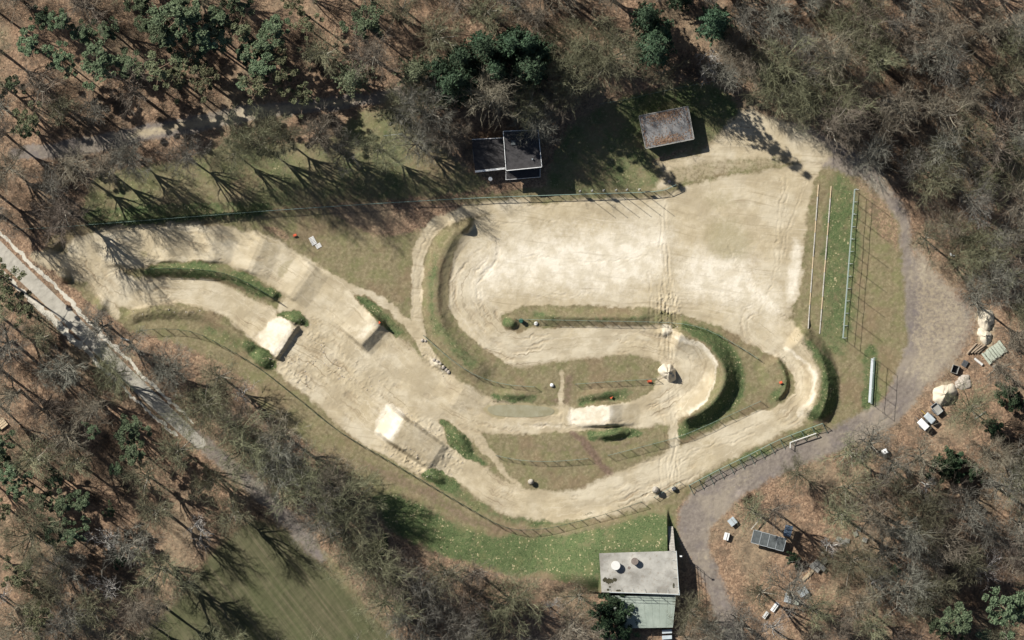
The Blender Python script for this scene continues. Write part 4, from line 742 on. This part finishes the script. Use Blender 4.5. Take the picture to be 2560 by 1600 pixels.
A, B = W3(1877, 1323)-W3(1880, 1320), W3(1910, 1284)-W3(1880, 1320); d = B-A; MB().box((d.length/2, 0, 1.0), (d.length, .14, .2)).ob('beam', M['conc_block'], sh, A, math.atan2(d.y, d.x))
for f in (.1, .9): p = A.lerp(B, f); MB().tube((p.x, p.y, -.2), (p.x, p.y, 1.0), .05).ob('leg', M['dark_steel'], sh)
t = thing('blue_shelter', 'small shelter with a blue ribbed roof at the right end of the dark panels', 'shelter', W3(1969, 1326), math.radians(-14))
for i in range(5): MB().box(((i-2)*.27, 0, 1.9+(i % 2)*.03), (.26, 2.0, .05)).ob('roof_strip', M['blue_panel'], t)
for sx in (-.6, .6):
    for sy in (-.9, .9): MB().tube((sx, sy, -.2), (sx, sy, 1.88), .04).ob('leg', M['dark_steel'], t)
ORD = ('first', 'second', 'third', 'fourth', 'fifth', 'sixth', 'seventh', 'eighth', 'ninth', 'tenth')
for i, (x, y, w_, l_) in enumerate(((2032, 1415, .9, 1.0), (2042, 1406, .9, 1.0), (2061, 1402, .9, .9), (2052, 1414, .8, .8), (2043, 1424, .8, .8), (2058, 1421, .8, .8))): pallet('%s grey pallet stack in the cluster right of the dark panels, from the left' % ORD[[0, 1, 5, 3, 2, 4][i]], x, y, w_, l_, math.radians(-38+rnd.gauss(0, 3)), 'grey_wood', .15, 6, 'grey pallet stacks in the yard', 4)
for i in range(3): pallet('%s tan pallet leaning in the row below the grey stacks, from the left' % ORD[i], 2012+i*8, 1445-i*7, .5, 1.1, math.radians(-40), 'log_end', .13, 6, 'tan pallets in the yard', 2)
for i, (x, y) in enumerate(((2148, 1322), (2139, 1335), (2097, 1348), (2108, 1355), (2118, 1352), (2162, 1350))): pallet('%s weathered pallet scattered under the bare trees, counted from the left' % ORD[[4, 3, 0, 1, 2, 5][i]], x, y, .8, .8, math.radians(-30+rnd.gauss(0, 12)), 'grey_wood', .14, 5, 'weathered pallets under the trees', 2)
for i, y in enumerate((1578, 1592.5)): box_thing('steel_cabinet', ('upper', 'lower')[i]+' of the two pale blue cabinets below the green roof', 'cabinet', 1667, y, 0, .06, [('body', (0, 0, .6), (1.65, .58, 1.2), 'tarp'), ('lid', (0, 0, 1.23), (1.72, .66, .06), 'tarp'), ('handle', (0, -.33, .9), (.3, .05, .04), 'dark_steel')], 'pale blue cabinets')
t = thing('timber_platform', 'corner of a wooden platform at the left edge of the wood', 'platform', W3(3, 1060), math.radians(38))
for i in range(4): MB().box((0, (i-1.5)*.42, .5), (1.9, .34, .07)).ob('plank', M['log_end'], t)
for s_ in (-.8, .8): MB().box((s_, 0, .22), (.12, 1.5, .5)).ob('bearer', M['wood'], t)
box_thing('white_post', 'pair of small white objects among dead leaves right of the lane', 'box', 2377, 636, 0, .5, [('body', (0, 0, .3), (.32, .5, .6), 'white_paint'), ('lid', (.25, -.4, .15), (.5, .25, .3), 'white_paint')])

# ---------------------------------------------------------------- trees
def seg_mesh(name, segs, mat, n=3):
    A = np.array([s[0] for s in segs], float); B = np.array([s[1] for s in segs], float); r0 = np.array([s[2] for s in segs])[:, None]; r1 = np.array([s[3] for s in segs])[:, None]
    d = B-A; d /= np.linalg.norm(d, axis=1, keepdims=True)+1e-9; ref = np.where(np.abs(d[:, 2:3]) > .9, np.array([[1., 0, 0]]), np.array([[0, 0, 1.]])); u = np.cross(d, ref); u /= np.linalg.norm(u, axis=1, keepdims=True)+1e-9; v = np.cross(d, u)
    m = len(segs); V_ = np.zeros((m, 2*n, 3))
    for i in range(n):
        c, s = math.cos(2*math.pi*i/n), math.sin(2*math.pi*i/n); V_[:, i] = A+(u*c+v*s)*r0; V_[:, n+i] = B+(u*c+v*s)*r1
    if n == 2:
        ph = np.random.default_rng(m).uniform(0, 3.14, (m, 1)); u = u*np.cos(ph)+v*np.sin(ph); V_[:, 0] = A+u*r0; V_[:, 1] = A-u*r0; V_[:, 2] = B-u*r1; V_[:, 3] = B+u*r1
    F = np.array([(0, 1, 2, 3)] if n == 2 else [(i, (i+1) % n, n+(i+1) % n, n+i) for i in range(n)]); F = (np.arange(m)[:, None, None]*2*n+F[None]).reshape(-1, 4)
    me = bpy.data.meshes.new(name); me.vertices.add(m*2*n); me.vertices.foreach_set('co', V_.astype(np.float32).ravel()); me.loops.add(F.size); me.loops.foreach_set('vertex_index', F.ravel().astype(np.int32))
    me.polygons.add(len(F)); me.polygons.foreach_set('loop_start', np.arange(0, F.size, 4, dtype=np.int32)); me.update(calc_edges=True); me.materials.append(mat); return me
def grow(r, p, d, L, rad, level, out, nseg, kids, up):
    d = d.normalized(); q = p.copy(); rr = rad; nodes = [(q.copy(), d.copy(), rr)]
    for i in range(nseg):
        d = (d+Vector((r.gauss(0, .16), r.gauss(0, .16), r.gauss(0, .10)+up))).normalized(); e = q+d*(L/nseg); r2 = rad*(1-.72*(i+1)/nseg)
        out[level].append((tuple(q), tuple(e), rr, r2)); q = e; rr = r2; nodes.append((q.copy(), d.copy(), rr))
    if not kids: return
    n, lf, ang, rest = kids[0]
    for k in range(n):
        t = (.25+.75*(k+r.random())/n)*(len(nodes)-1); i = min(int(t), len(nodes)-2); f = t-i; pp = nodes[i][0].lerp(nodes[i+1][0], f); dd = nodes[i+1][1]; pr = nodes[i][2]*(1-f)+nodes[i+1][2]*f
        ax = dd.orthogonal().normalized(); ax.rotate(Matrix.Rotation(r.random()*2*math.pi, 3, dd)); nd = dd.copy(); nd.rotate(Matrix.Rotation(math.radians(ang)*(.6+.8*r.random()), 3, ax))
        grow(r, pp, nd, L*lf*(.7+.6*r.random())*(1.15-.5*t/len(nodes)), max(pr*.62, rest), level+1, out, max(1, nseg-1), kids[1:], up*.95)
def bare_tree(seed, H, spread, nl, mat, trunk, dens=1.0):
    r = random.Random(seed); out = [[] for _ in range(6)]; th = H*(.42 if spread < 4.5 else .3); p = Vector((0, 0, -.2)); d = Vector((r.gauss(0, .04), r.gauss(0, .04), 1)); n = 5; rad = .0165*H+.035*spread/4; q = p
    for i in range(n): d = (d+Vector((r.gauss(0, .05), r.gauss(0, .05), .3))).normalized(); e = q+d*(th/n); out[0].append((tuple(q), tuple(e), rad*(1-.09*i), rad*(1-.09*(i+1)))); q = e
    for k in range(nl):
        az = 2*math.pi*(k+.5*r.random())/nl; el = math.radians(r.uniform(34, 68) if spread < 4.5 else r.uniform(26, 60)) if k < nl-2 else math.radians(80); dd = Vector((math.cos(az)*math.cos(el), math.sin(az)*math.cos(el), math.sin(el)))
        base = q-d*(th*.3*r.random()); Ln = spread/max(.45, math.cos(el))*.8 if k < nl-2 else H-th-1.5; Ln = min(Ln, H-th)
        grow(r, base, dd, Ln, rad*.6, 1, out, 4, [(int(6*dens), .56, 40, .048), (int(6*dens), .58, 40, .025), (int(7*dens), .64, 40, .0165)], .16)
    return seg_mesh('trunk', out[0]+out[1], trunk, 6), seg_mesh('crown', out[2]+out[3]+out[4], mat, 2)
def pine_tree(seed, H, R, ncl, mat, tri=330, flat=.55, size=.185, low=.62):
    r = np.random.default_rng(seed); segs = []; q = np.array([0, 0, -.2])
    for i in range(7): e = q+np.array([r.normal(0, .06), r.normal(0, .06), H*.94/7]); segs.append((tuple(q), tuple(e), .19*(1-.11*i), .19*(1-.11*(i+1)))); q = e
    P = []
    for k in range(ncl):
        f = (k+.5)/ncl; zz = H*(low+(1-low)*f); rad = R*(1.12+.28*math.sin(k*2.4*3+seed))*math.sqrt(max(.05, 1-f**2.2))*r.uniform(.15, 1.0); az = k*2.4+r.uniform(-.5, .5); c = np.array([rad*math.cos(az), rad*math.sin(az), zz]); cr = r.uniform(.3, .85)*R*.34
        segs.append(((0, 0, zz-.6-.2*rad), tuple(c), .05, .02)); v = r.normal(size=(tri, 3)); v /= np.linalg.norm(v, axis=1, keepdims=True); v *= (r.random((tri, 1))**.45)*cr; v[:, 2] *= flat; v *= (1+.35*np.sin(v*6+k)); P.append(c+v)
    return seg_mesh('trunk', segs, M['pine_trunk'], 6), tri_mesh('crown', leaf_cloud(np.concatenate(P), size, .35, seed), mat)
def spruce_tree(seed, H, R, mat, spiky=False):
    r = np.random.default_rng(seed); segs = [((0, 0, -.2), (0, 0, H*.97), .2, .03)]; P = []; nlay = 13
    for l in range(nlay):
        f = l/(nlay-1); zz = H*(.16+.8*f); rr = R*(1-f)**(.8 if spiky else .72)+.3; nb = 11 if f < .6 else 8
        for b in range(nb):
            az = 2*math.pi*(b+r.random()*.6)/nb+l; Lb = rr*r.uniform(.62, 1.25); m = int(16+24*Lb/R); t = r.random(m)**.7; wd = .10+.20*(1-t)*(.4 if spiky else 1)
            x = t*Lb; y = r.normal(0, 1, m)*wd; z = zz+.25*np.sin(t*2.2)-.28*t*t*Lb+r.normal(0, .07, m); P.append(np.stack([x*math.cos(az)-y*math.sin(az), x*math.sin(az)+y*math.cos(az), z], 1))
            segs.append(((0, 0, zz), (Lb*.9*math.cos(az), Lb*.9*math.sin(az), zz+.1-.2*Lb), .035, .01))
    return seg_mesh('trunk', segs, M['pine_trunk'], 5), tri_mesh('crown', leaf_cloud(np.concatenate(P), .3 if not spiky else .24, .5, seed), mat)
KIND = {}
for i, (H, sp, nl, mt, dn) in enumerate(((14, 3.4, 8, 'bark_grey', 1.0), (15, 3.0, 8, 'bark_brown', 1.0), (13, 3.6, 8, 'bark_olive', 1.0), (14.5, 3.2, 9, 'bark_olive', 1.0), (12.5, 3.1, 7, 'bark_grey', 1.0), (15, 3.7, 9, 'bark_brown', 1.0))): KIND['tall%d' % i] = bare_tree(100+i, H, sp, nl, M[mt], M['trunk'], dn)
for i, (H, sp, nl, mt) in enumerate(((13, 5.6, 12, 'bark_olive'), (14, 5.2, 12, 'bark_grey'), (13.5, 6.0, 13, 'bark_olive'), (13, 5.0, 11, 'bark_brown'))): KIND['wide%d' % i] = bare_tree(200+i, H, sp, nl, M[mt], M['trunk'], 1.2)
KIND['birch0'] = bare_tree(301, 11, 2.4, 6, M['birch'], M['birch'], .67); KIND['birch1'] = bare_tree(302, 9, 2.8, 5, M['birch'], M['birch'], .67)
for i in range(4): KIND['pine%d' % i] = pine_tree(400+i, (13, 14, 12, 13.5)[i], (2.3, 2.6, 2.0, 2.9)[i], (24, 30, 20, 34)[i], M['pine'])
KIND['olive0'] = pine_tree(420, 13, 2.9, 22, M['pine_olive'], 190); KIND['olive1'] = pine_tree(421, 12, 2.5, 18, M['pine_olive'], 170)
for i in range(3): KIND['dark%d' % i] = spruce_tree(500+i, (13, 12, 14)[i], (2.5, 2.1, 2.9)[i], M['spruce'])
KIND['darkround'] = pine_tree(510, 11, 2.9, 34, M['spruce'], 260, .7, .28, .3)
KIND['spiky0'] = spruce_tree(520, 15, 3.2, M['spruce_light'], True); KIND['spiky1'] = spruce_tree(521, 14, 2.8, M['spruce_light'], True)
KIND['bush'] = pine_tree(530, 4.2, 2.2, 26, M['ivy'], 170, .8, .22, .2)
TREES = []      # (kind, px, py, scale)
def put(kind, px, py, sc=1.0): TREES.append((kind, px, py, sc))
# crown centres read from the photograph
for i, (x, y, s) in enumerate(((110,58,.75),(175,72,.85),(95,125,1.15),(165,157,.8),(222,88,.9),(285,85,.8),(40,212,.85),(268,168,1.1),(335,172,1.0),(362,14,.9),(370,72,.9),(455,48,1.3),(430,88,1.1),(500,60,1.1),(445,120,1.1),(520,105,1.0),(560,55,1.05),(592,6,.9),(632,150,1.05),(662,112,.9),(690,78,.9),(650,185,1.0),(80,325,.7),(915,68,1.0),
        (22,1095,.9),(40,1180,.8),(238,1075,.6),(340,1072,.85),(350,1130,.9),(300,1172,.5),(150,1195,.7),(112,1248,.7),(165,1258,.85),(210,1252,.85),(278,1272,.5),(150,1318,.7),(192,1322,.85),(2386,1530,1.15),(2372,1568,.8),(2500,1510,1.1),(2545,1505,1.0),(2330,1560,.7),(20,1150,.8),(60,1215,.7))):
    put('pine%d' % (i % 4), x, y, s)
for i, (x, y, s) in enumerate(((415,178,1.1),(480,160,1.0),(545,85,1.0),(520,205,1.15),(610,75,1.0),(700,140,1.0),(655,222,1.0),(455,205,.95),(720,190,1.0),(760,240,.9),(770,70,.8),(740,20,.9),(80,300,1.0),(20,1270,1.0),(60,1430,1.0),(100,1540,1.1),(12,700,1.1),(40,740,1.0),(72,782,.9))): put('olive%d' % (i % 2), x, y, s)
for i, (x, y, s) in enumerate(((1105,175,1.1),(1140,205,1.15),(1125,235,.9),(1165,150,1.05),(1185,185,1.0),(1215,140,1.05),(1240,170,1.0),(1268,125,1.1),(1300,150,1.0),(1330,118,1.05),(1290,100,.85),(1322,168,1.1),(1348,140,1.0),(1200,110,.8),(1155,215,1.0),(1615,55,1.0),(1640,85,1.15),(1625,125,1.2),(1790,72,1.15),(1700,-10,1.0))):
    put('dark%d' % (i % 3) if i % 4 else 'darkround', x, y, s)
for i, (x, y, s) in enumerate(((882,198,1.1),(1035,182,1.2))): put('spiky%d' % i, x, y, s)
for x, y, s in ((1530,1500,1.1),(1545,1535,1.2),(1515,1560,1.2),(1560,1580,.9),(1500,1520,.8),(2510,980,1.0),(2535,1000,.9),(2478,1072,.9),(2360,1172,1.4),(2385,1160,1.1),(2430,1180,.8),(945,1360,.9),(1980,1395,.6),(2240,1425,.5),(510,985,.4),(300,1400,.7)): put('bush', x, y, s)
# wide bare trees that stand out
for i, (x, y, s) in enumerate(((1520,150,1.1),(1880,160,1.0),(1955,200,1.05),(2010,170,.9),(2065,250,1.0),(2140,240,1.0),(2110,90,1.0),(1340,300,.8),(1430,190,.9),(1395,262,.7),(1470,110,.8),(1060,280,.95),(1020,260,.8),(1120,340,.85),(1380,110,.6),(335,392,.7),(705,342,.8),(800,345,.8),(650,360,.8),(860,380,.6),(950,370,.7),(25,420,1.0),(590,385,.6),(470,392,.7),(2330,440,.9),(2360,560,.8),(2450,640,.9),(2480,700,.95),(2410,600,.8),(205,900,.5),(290,935,.7),(430,925,.75),(520,1010,1.0),(580,1060,.9),(620,1110,1.0),(700,1150,1.0),(760,1210,1.0),(830,1210,.95),(880,1250,.9),(800,1290,.9),(930,1400,1.0),(1000,1440,1.0),(860,1330,.9),(1060,1480,1.0),(960,1500,.9),(1180,1500,.9),(1280,1500,.9),(1150,1570,.9),(535,1200,.7),(120,1020,.9),(90,1330,1.0),(160,1420,.9),(100,1480,.95),(60,1560,1.0),(1722,1530,.6),(1768,1570,.7),(2300,1300,1.0),(2340,1345,1.0),(2130,1400,.9),(2250,1470,1.0),(1990,1180,.6),(2460,1130,.9),(2420,1020,.8),(1040,360,.8),(1330,250,.8),(1830,130,.8),(1910,225,.7))):
    put('wide%d' % (i*7 % 4), x, y, s)
def dist_road(px, py): return abs((px-30)*.70-(py-655)*.714)      # rough distance to the straight road
def forest(px, py):
    j = int((py-PYl[0])/STEP); i = int((px-PXl[0])/STEP)
    if 0 <= j < ny and 0 <= i < nx and mx(m_dry[j, i], m_sand[j, i], m_gravel[j, i]*.9, m_road[j, i], m_field[j, i]) > .3: return False
    if 900 < px < 1480 and 1330 < py < 1420: return False
    if 1130 < px < 1400 and 310 < py < 500: return False
    if 1400 < px < 1860 and 200 < py < 480: return False
    if 1480 < px < 1710 and py > 1200: return False
    if 1780 < px < 2090 and 1270 < py < 1560 and rnd.random() < .65: return False
    if 2200 < px < 2520 and 780 < py < 1130 and rnd.random() < .85: return False
    if 1690 < px < 2090 and 1050 < py < 1260: return False
    if 1840 < px < 2010 and 1280 < py < 1410: return False
    if 1990 < px < 2090 and 1380 < py < 1460: return False
    if px < 1080 and abs(py-np.interp(px, [40, 290, 560, 900, 1060], [384, 350, 295, 250, 228])) < 34: return False
    if 1640 < px < 1840 and 1200 < py < 1500: return False
    if px < 640 and py > 500 and 0 < (py-560-(px*.98)) < 110: return False
    return True
cells = [(x, y, s*(75 if k.startswith('wide') else 48)) for k, x, y, s in TREES]
tries = 0; nb = 0
while nb < 235 and tries < 40000:
    tries += 1; x, y = rnd.uniform(-60, 2600), rnd.uniform(-90, 1640)
    if not forest(x, y): continue
    sep = 38 if x > 1680 else 48
    if any((x-a)**2+(y-b)**2 < (sep+c*.35)**2 for a, b, c in cells): continue
    if x < 860 and y < 270 and rnd.random() < .45: continue
    k = 'tall%d' % rnd.randrange(6) if rnd.random() > .09 else 'birch%d' % rnd.randrange(2); s = rnd.uniform(.82, 1.2); put(k, x, y, s); cells.append((x, y, s*48)); nb += 1
ZONES = [('left', lambda x, y: y > 480 and x < 900 and (y-640) > (x*.98), 'left of the paved road'), ('belt', lambda x, y: y > 780 and x < 1000, 'right of the paved road'), ('lawn', lambda x, y: x < 1180 and 275 < y < 560, 'by the upper lawn'),
    ('tl', lambda x, y: x < 860 and y < 560, 'above the forest path'), ('tm', lambda x, y: x < 1450 and y < 560, 'above the clubhouse'), ('tr', lambda x, y: x < 2100 and y < 420, 'above the hut'), ('bot', lambda x, y: x < 1700 and y > 1200, 'below the green bank'),
    ('low', lambda x, y: y >= 1120, 'below the gravel lane'), ('r', lambda x, y: True, 'right of the gravel lane')]
DESC = dict(tall='bare slender tree', wide='bare broad tree', birch='pale bare birch', pine='green pine', olive='olive green pine', dark='dark conifer', darkround='dark conifer', spiky='grey-green spruce', bush='leafy evergreen shrub')
NAME = dict(tall='bare_tree', wide='bare_tree', birch='birch_tree', pine='pine_tree', olive='pine_tree', dark='conifer_tree', darkround='conifer_tree', spiky='spruce_tree', bush='evergreen_shrub')
buckets = {}
for t_ in TREES:
    base = t_[0].rstrip('0123456789'); z = next(zz for zz in ZONES if zz[1](t_[1], t_[2])); out = t_[1] < -25 or t_[1] > 2585 or t_[2] < -25 or t_[2] > 1625
    buckets.setdefault((DESC[base], z[2], out), []).append(t_)
OW = ('zeroth first second third fourth fifth sixth seventh eighth ninth tenth eleventh twelfth thirteenth fourteenth fifteenth sixteenth seventeenth eighteenth nineteenth twentieth').split()
def ordn(i): return OW[i] if i <= 20 else OW[i-20].join(('twenty-', ''))
for (desc, zone, out), lst in buckets.items():
    lst.sort(key=lambda t_: t_[2]); rows = [lst[i:i+6] for i in range(0, len(lst), 6)]
    for ri, row in enumerate(rows):
        row.sort(key=lambda t_: t_[1])
        for ci, (kind, x, y, s) in enumerate(row):
            base = kind.rstrip('0123456789')
            if out: lab = desc+' just outside the frame '+zone
            elif len(lst) == 1: lab = 'only '+desc+' '+zone
            elif len(rows) == 1: lab = '%s from the left of the %ss %s' % (ordn(ci+1), desc, zone)
            else: lab = '%s %s, %s row from top, %s from left' % (desc, zone, ordn(ri+1), ordn(ci+1))
            p = W3(x, y) if abs(W(x, y)[0]) < HX and abs(W(x, y)[1]) < HY else Vector((*W(x, y), 0)); cat_ = 'shrub' if base == 'bush' else 'tree'
            e = thing(NAME[base], lab, cat_, p, rnd.random()*6.28, desc+'s '+zone+(' out of view' if out else '')); e.scale = (s*rnd.uniform(.92, 1.08), s*rnd.uniform(.92, 1.08), s*rnd.uniform(.9, 1.1)); e.rotation_euler[0] = rnd.gauss(0, .03); e.rotation_euler[1] = rnd.gauss(0, .03)
            tall = 1.35 if base in ('tall', 'wide', 'pine', 'olive', 'spiky') else 1.35 if base == 'darkround' else 1.9 if base == 'dark' else 1.0
            if base == 'dark': e.scale[0] *= 1.12; e.scale[1] *= 1.12
            if base in ('pine', 'olive'): e.scale[0] *= 1.2; e.scale[1] *= 1.2
            e.scale[2] *= tall*(1.5 if base == 'wide' and x < 1000 and 330 < y < 420 else 1.0)
            if base == 'tall': e.scale[0] *= 1.06; e.scale[1] *= 1.06
            obj('trunk', KIND[kind][0], e); obj('crown', KIND[kind][1], e)

# ---------------------------------------------------------------- what nobody could count: brushwood, rough grass
def tufts(name, label, spots, nper, L, spread, mat, rad, up=.8):
    P = np.array(spots); k = np.repeat(np.arange(len(P)), nper); n = len(k); base = P[k]+np.stack([rng.normal(0, spread, n), rng.normal(0, spread, n), np.zeros(n)], 1); d = rng.normal(size=(n, 3)); d[:, 2] = np.abs(d[:, 2])*.6+up; d /= np.linalg.norm(d, axis=1, keepdims=True)
    ln = L*rng.uniform(.5, 1.3, (n, 1))*rng.uniform(.5, 1.2, len(P))[k][:, None]; side = np.cross(d, rng.normal(size=(n, 3))); side /= np.linalg.norm(side, axis=1, keepdims=True); V_ = np.stack([base-side*rad, base+side*rad, base+d*ln], 1).reshape(-1, 3)
    o = obj(name, tri_mesh(name, V_, mat)); o['kind'] = 'stuff'; o['label'] = label; o['category'] = 'vegetation'; return o
sp = []
while len(sp) < 3400:
    x, y = rnd.uniform(-20, 2580), rnd.uniform(-20, 1620)
    if forest(x, y) and fbm(np.array([x/70.]), np.array([y/70.]), 3, 81)[0] > (.50 if x > 1500 or y > 800 else .46): sp.append(tuple(W3(x, y)))
tufts('brushwood', 'low bare brushwood between the forest trees', sp, 36, 1.7, .5, M['brush'], .018)
ys, xs = np.where((m_green > .55) & (rng.random((ny, nx)) < .10)); sp = [(gx[i], gy[j], Hh[j, i]) for j, i in zip(ys, xs) if berm_green[j, i] > .4 or rnd.random() < .35]
tufts('rough_grass', 'rough green grass on berms and banks', sp, 5, .34, .13, M['tuft'], .03, .5)
ys, xs = np.where((m_dry > .5) & (m_sand < .3) & (m_gravel < .3) & (rng.random((ny, nx)) < .05)); sp = [(gx[i], gy[j], Hh[j, i]) for j, i in zip(ys, xs)]
tufts('dry_grass_tufts', 'thin dry grass tufts on the infield', sp, 3, .22, .12, M['dry_tuft'], .025, .4)
ys, xs = np.where((cls == 0) & (rng.random((ny, nx)) < .11)); P = np.stack([gx[xs], gy[ys], Hh[ys, xs]+.05], 1)+rng.normal(0, .05, (len(xs), 3))*np.array([1, 1, .3])
o = obj('fallen_leaves', tri_mesh('fallen_leaves', leaf_cloud(P, .2, 1.2, 77), M['leaf'])); o['kind'] = 'stuff'; o['label'] = 'fallen brown leaves scattered over the forest floor'; o['category'] = 'leaves'
ys, xs = np.where((rough_z > .35) & (rng.random((ny, nx)) < .06)); P = np.stack([gx[xs], gy[ys], Hh[ys, xs]], 1)
vb = []; fb = []
for i, p in enumerate(P):
    r_ = .05+.13*rnd.random()**2; n0 = len(vb); q = [Vector((rnd.uniform(.6, 1.2)*a, rnd.uniform(.6, 1.2)*b, rnd.uniform(.5, 1)*c))*r_+Vector(p) for a, b, c in ((1, 0, 0), (0, 1, 0), (-1, 0, 0), (0, -1, 0), (0, 0, 1), (0, 0, -1))]; vb += q
    fb += [tuple(n0+k for k in f) for f in ((0, 1, 4), (1, 2, 4), (2, 3, 4), (3, 0, 4), (1, 0, 5), (2, 1, 5), (3, 2, 5), (0, 3, 5))]
o = obj('earth_clods', mesh('earth_clods', vb, fb, M['rubble'])); o['kind'] = 'stuff'; o['label'] = 'loose clods of earth on the rough track edges'; o['category'] = 'clods'
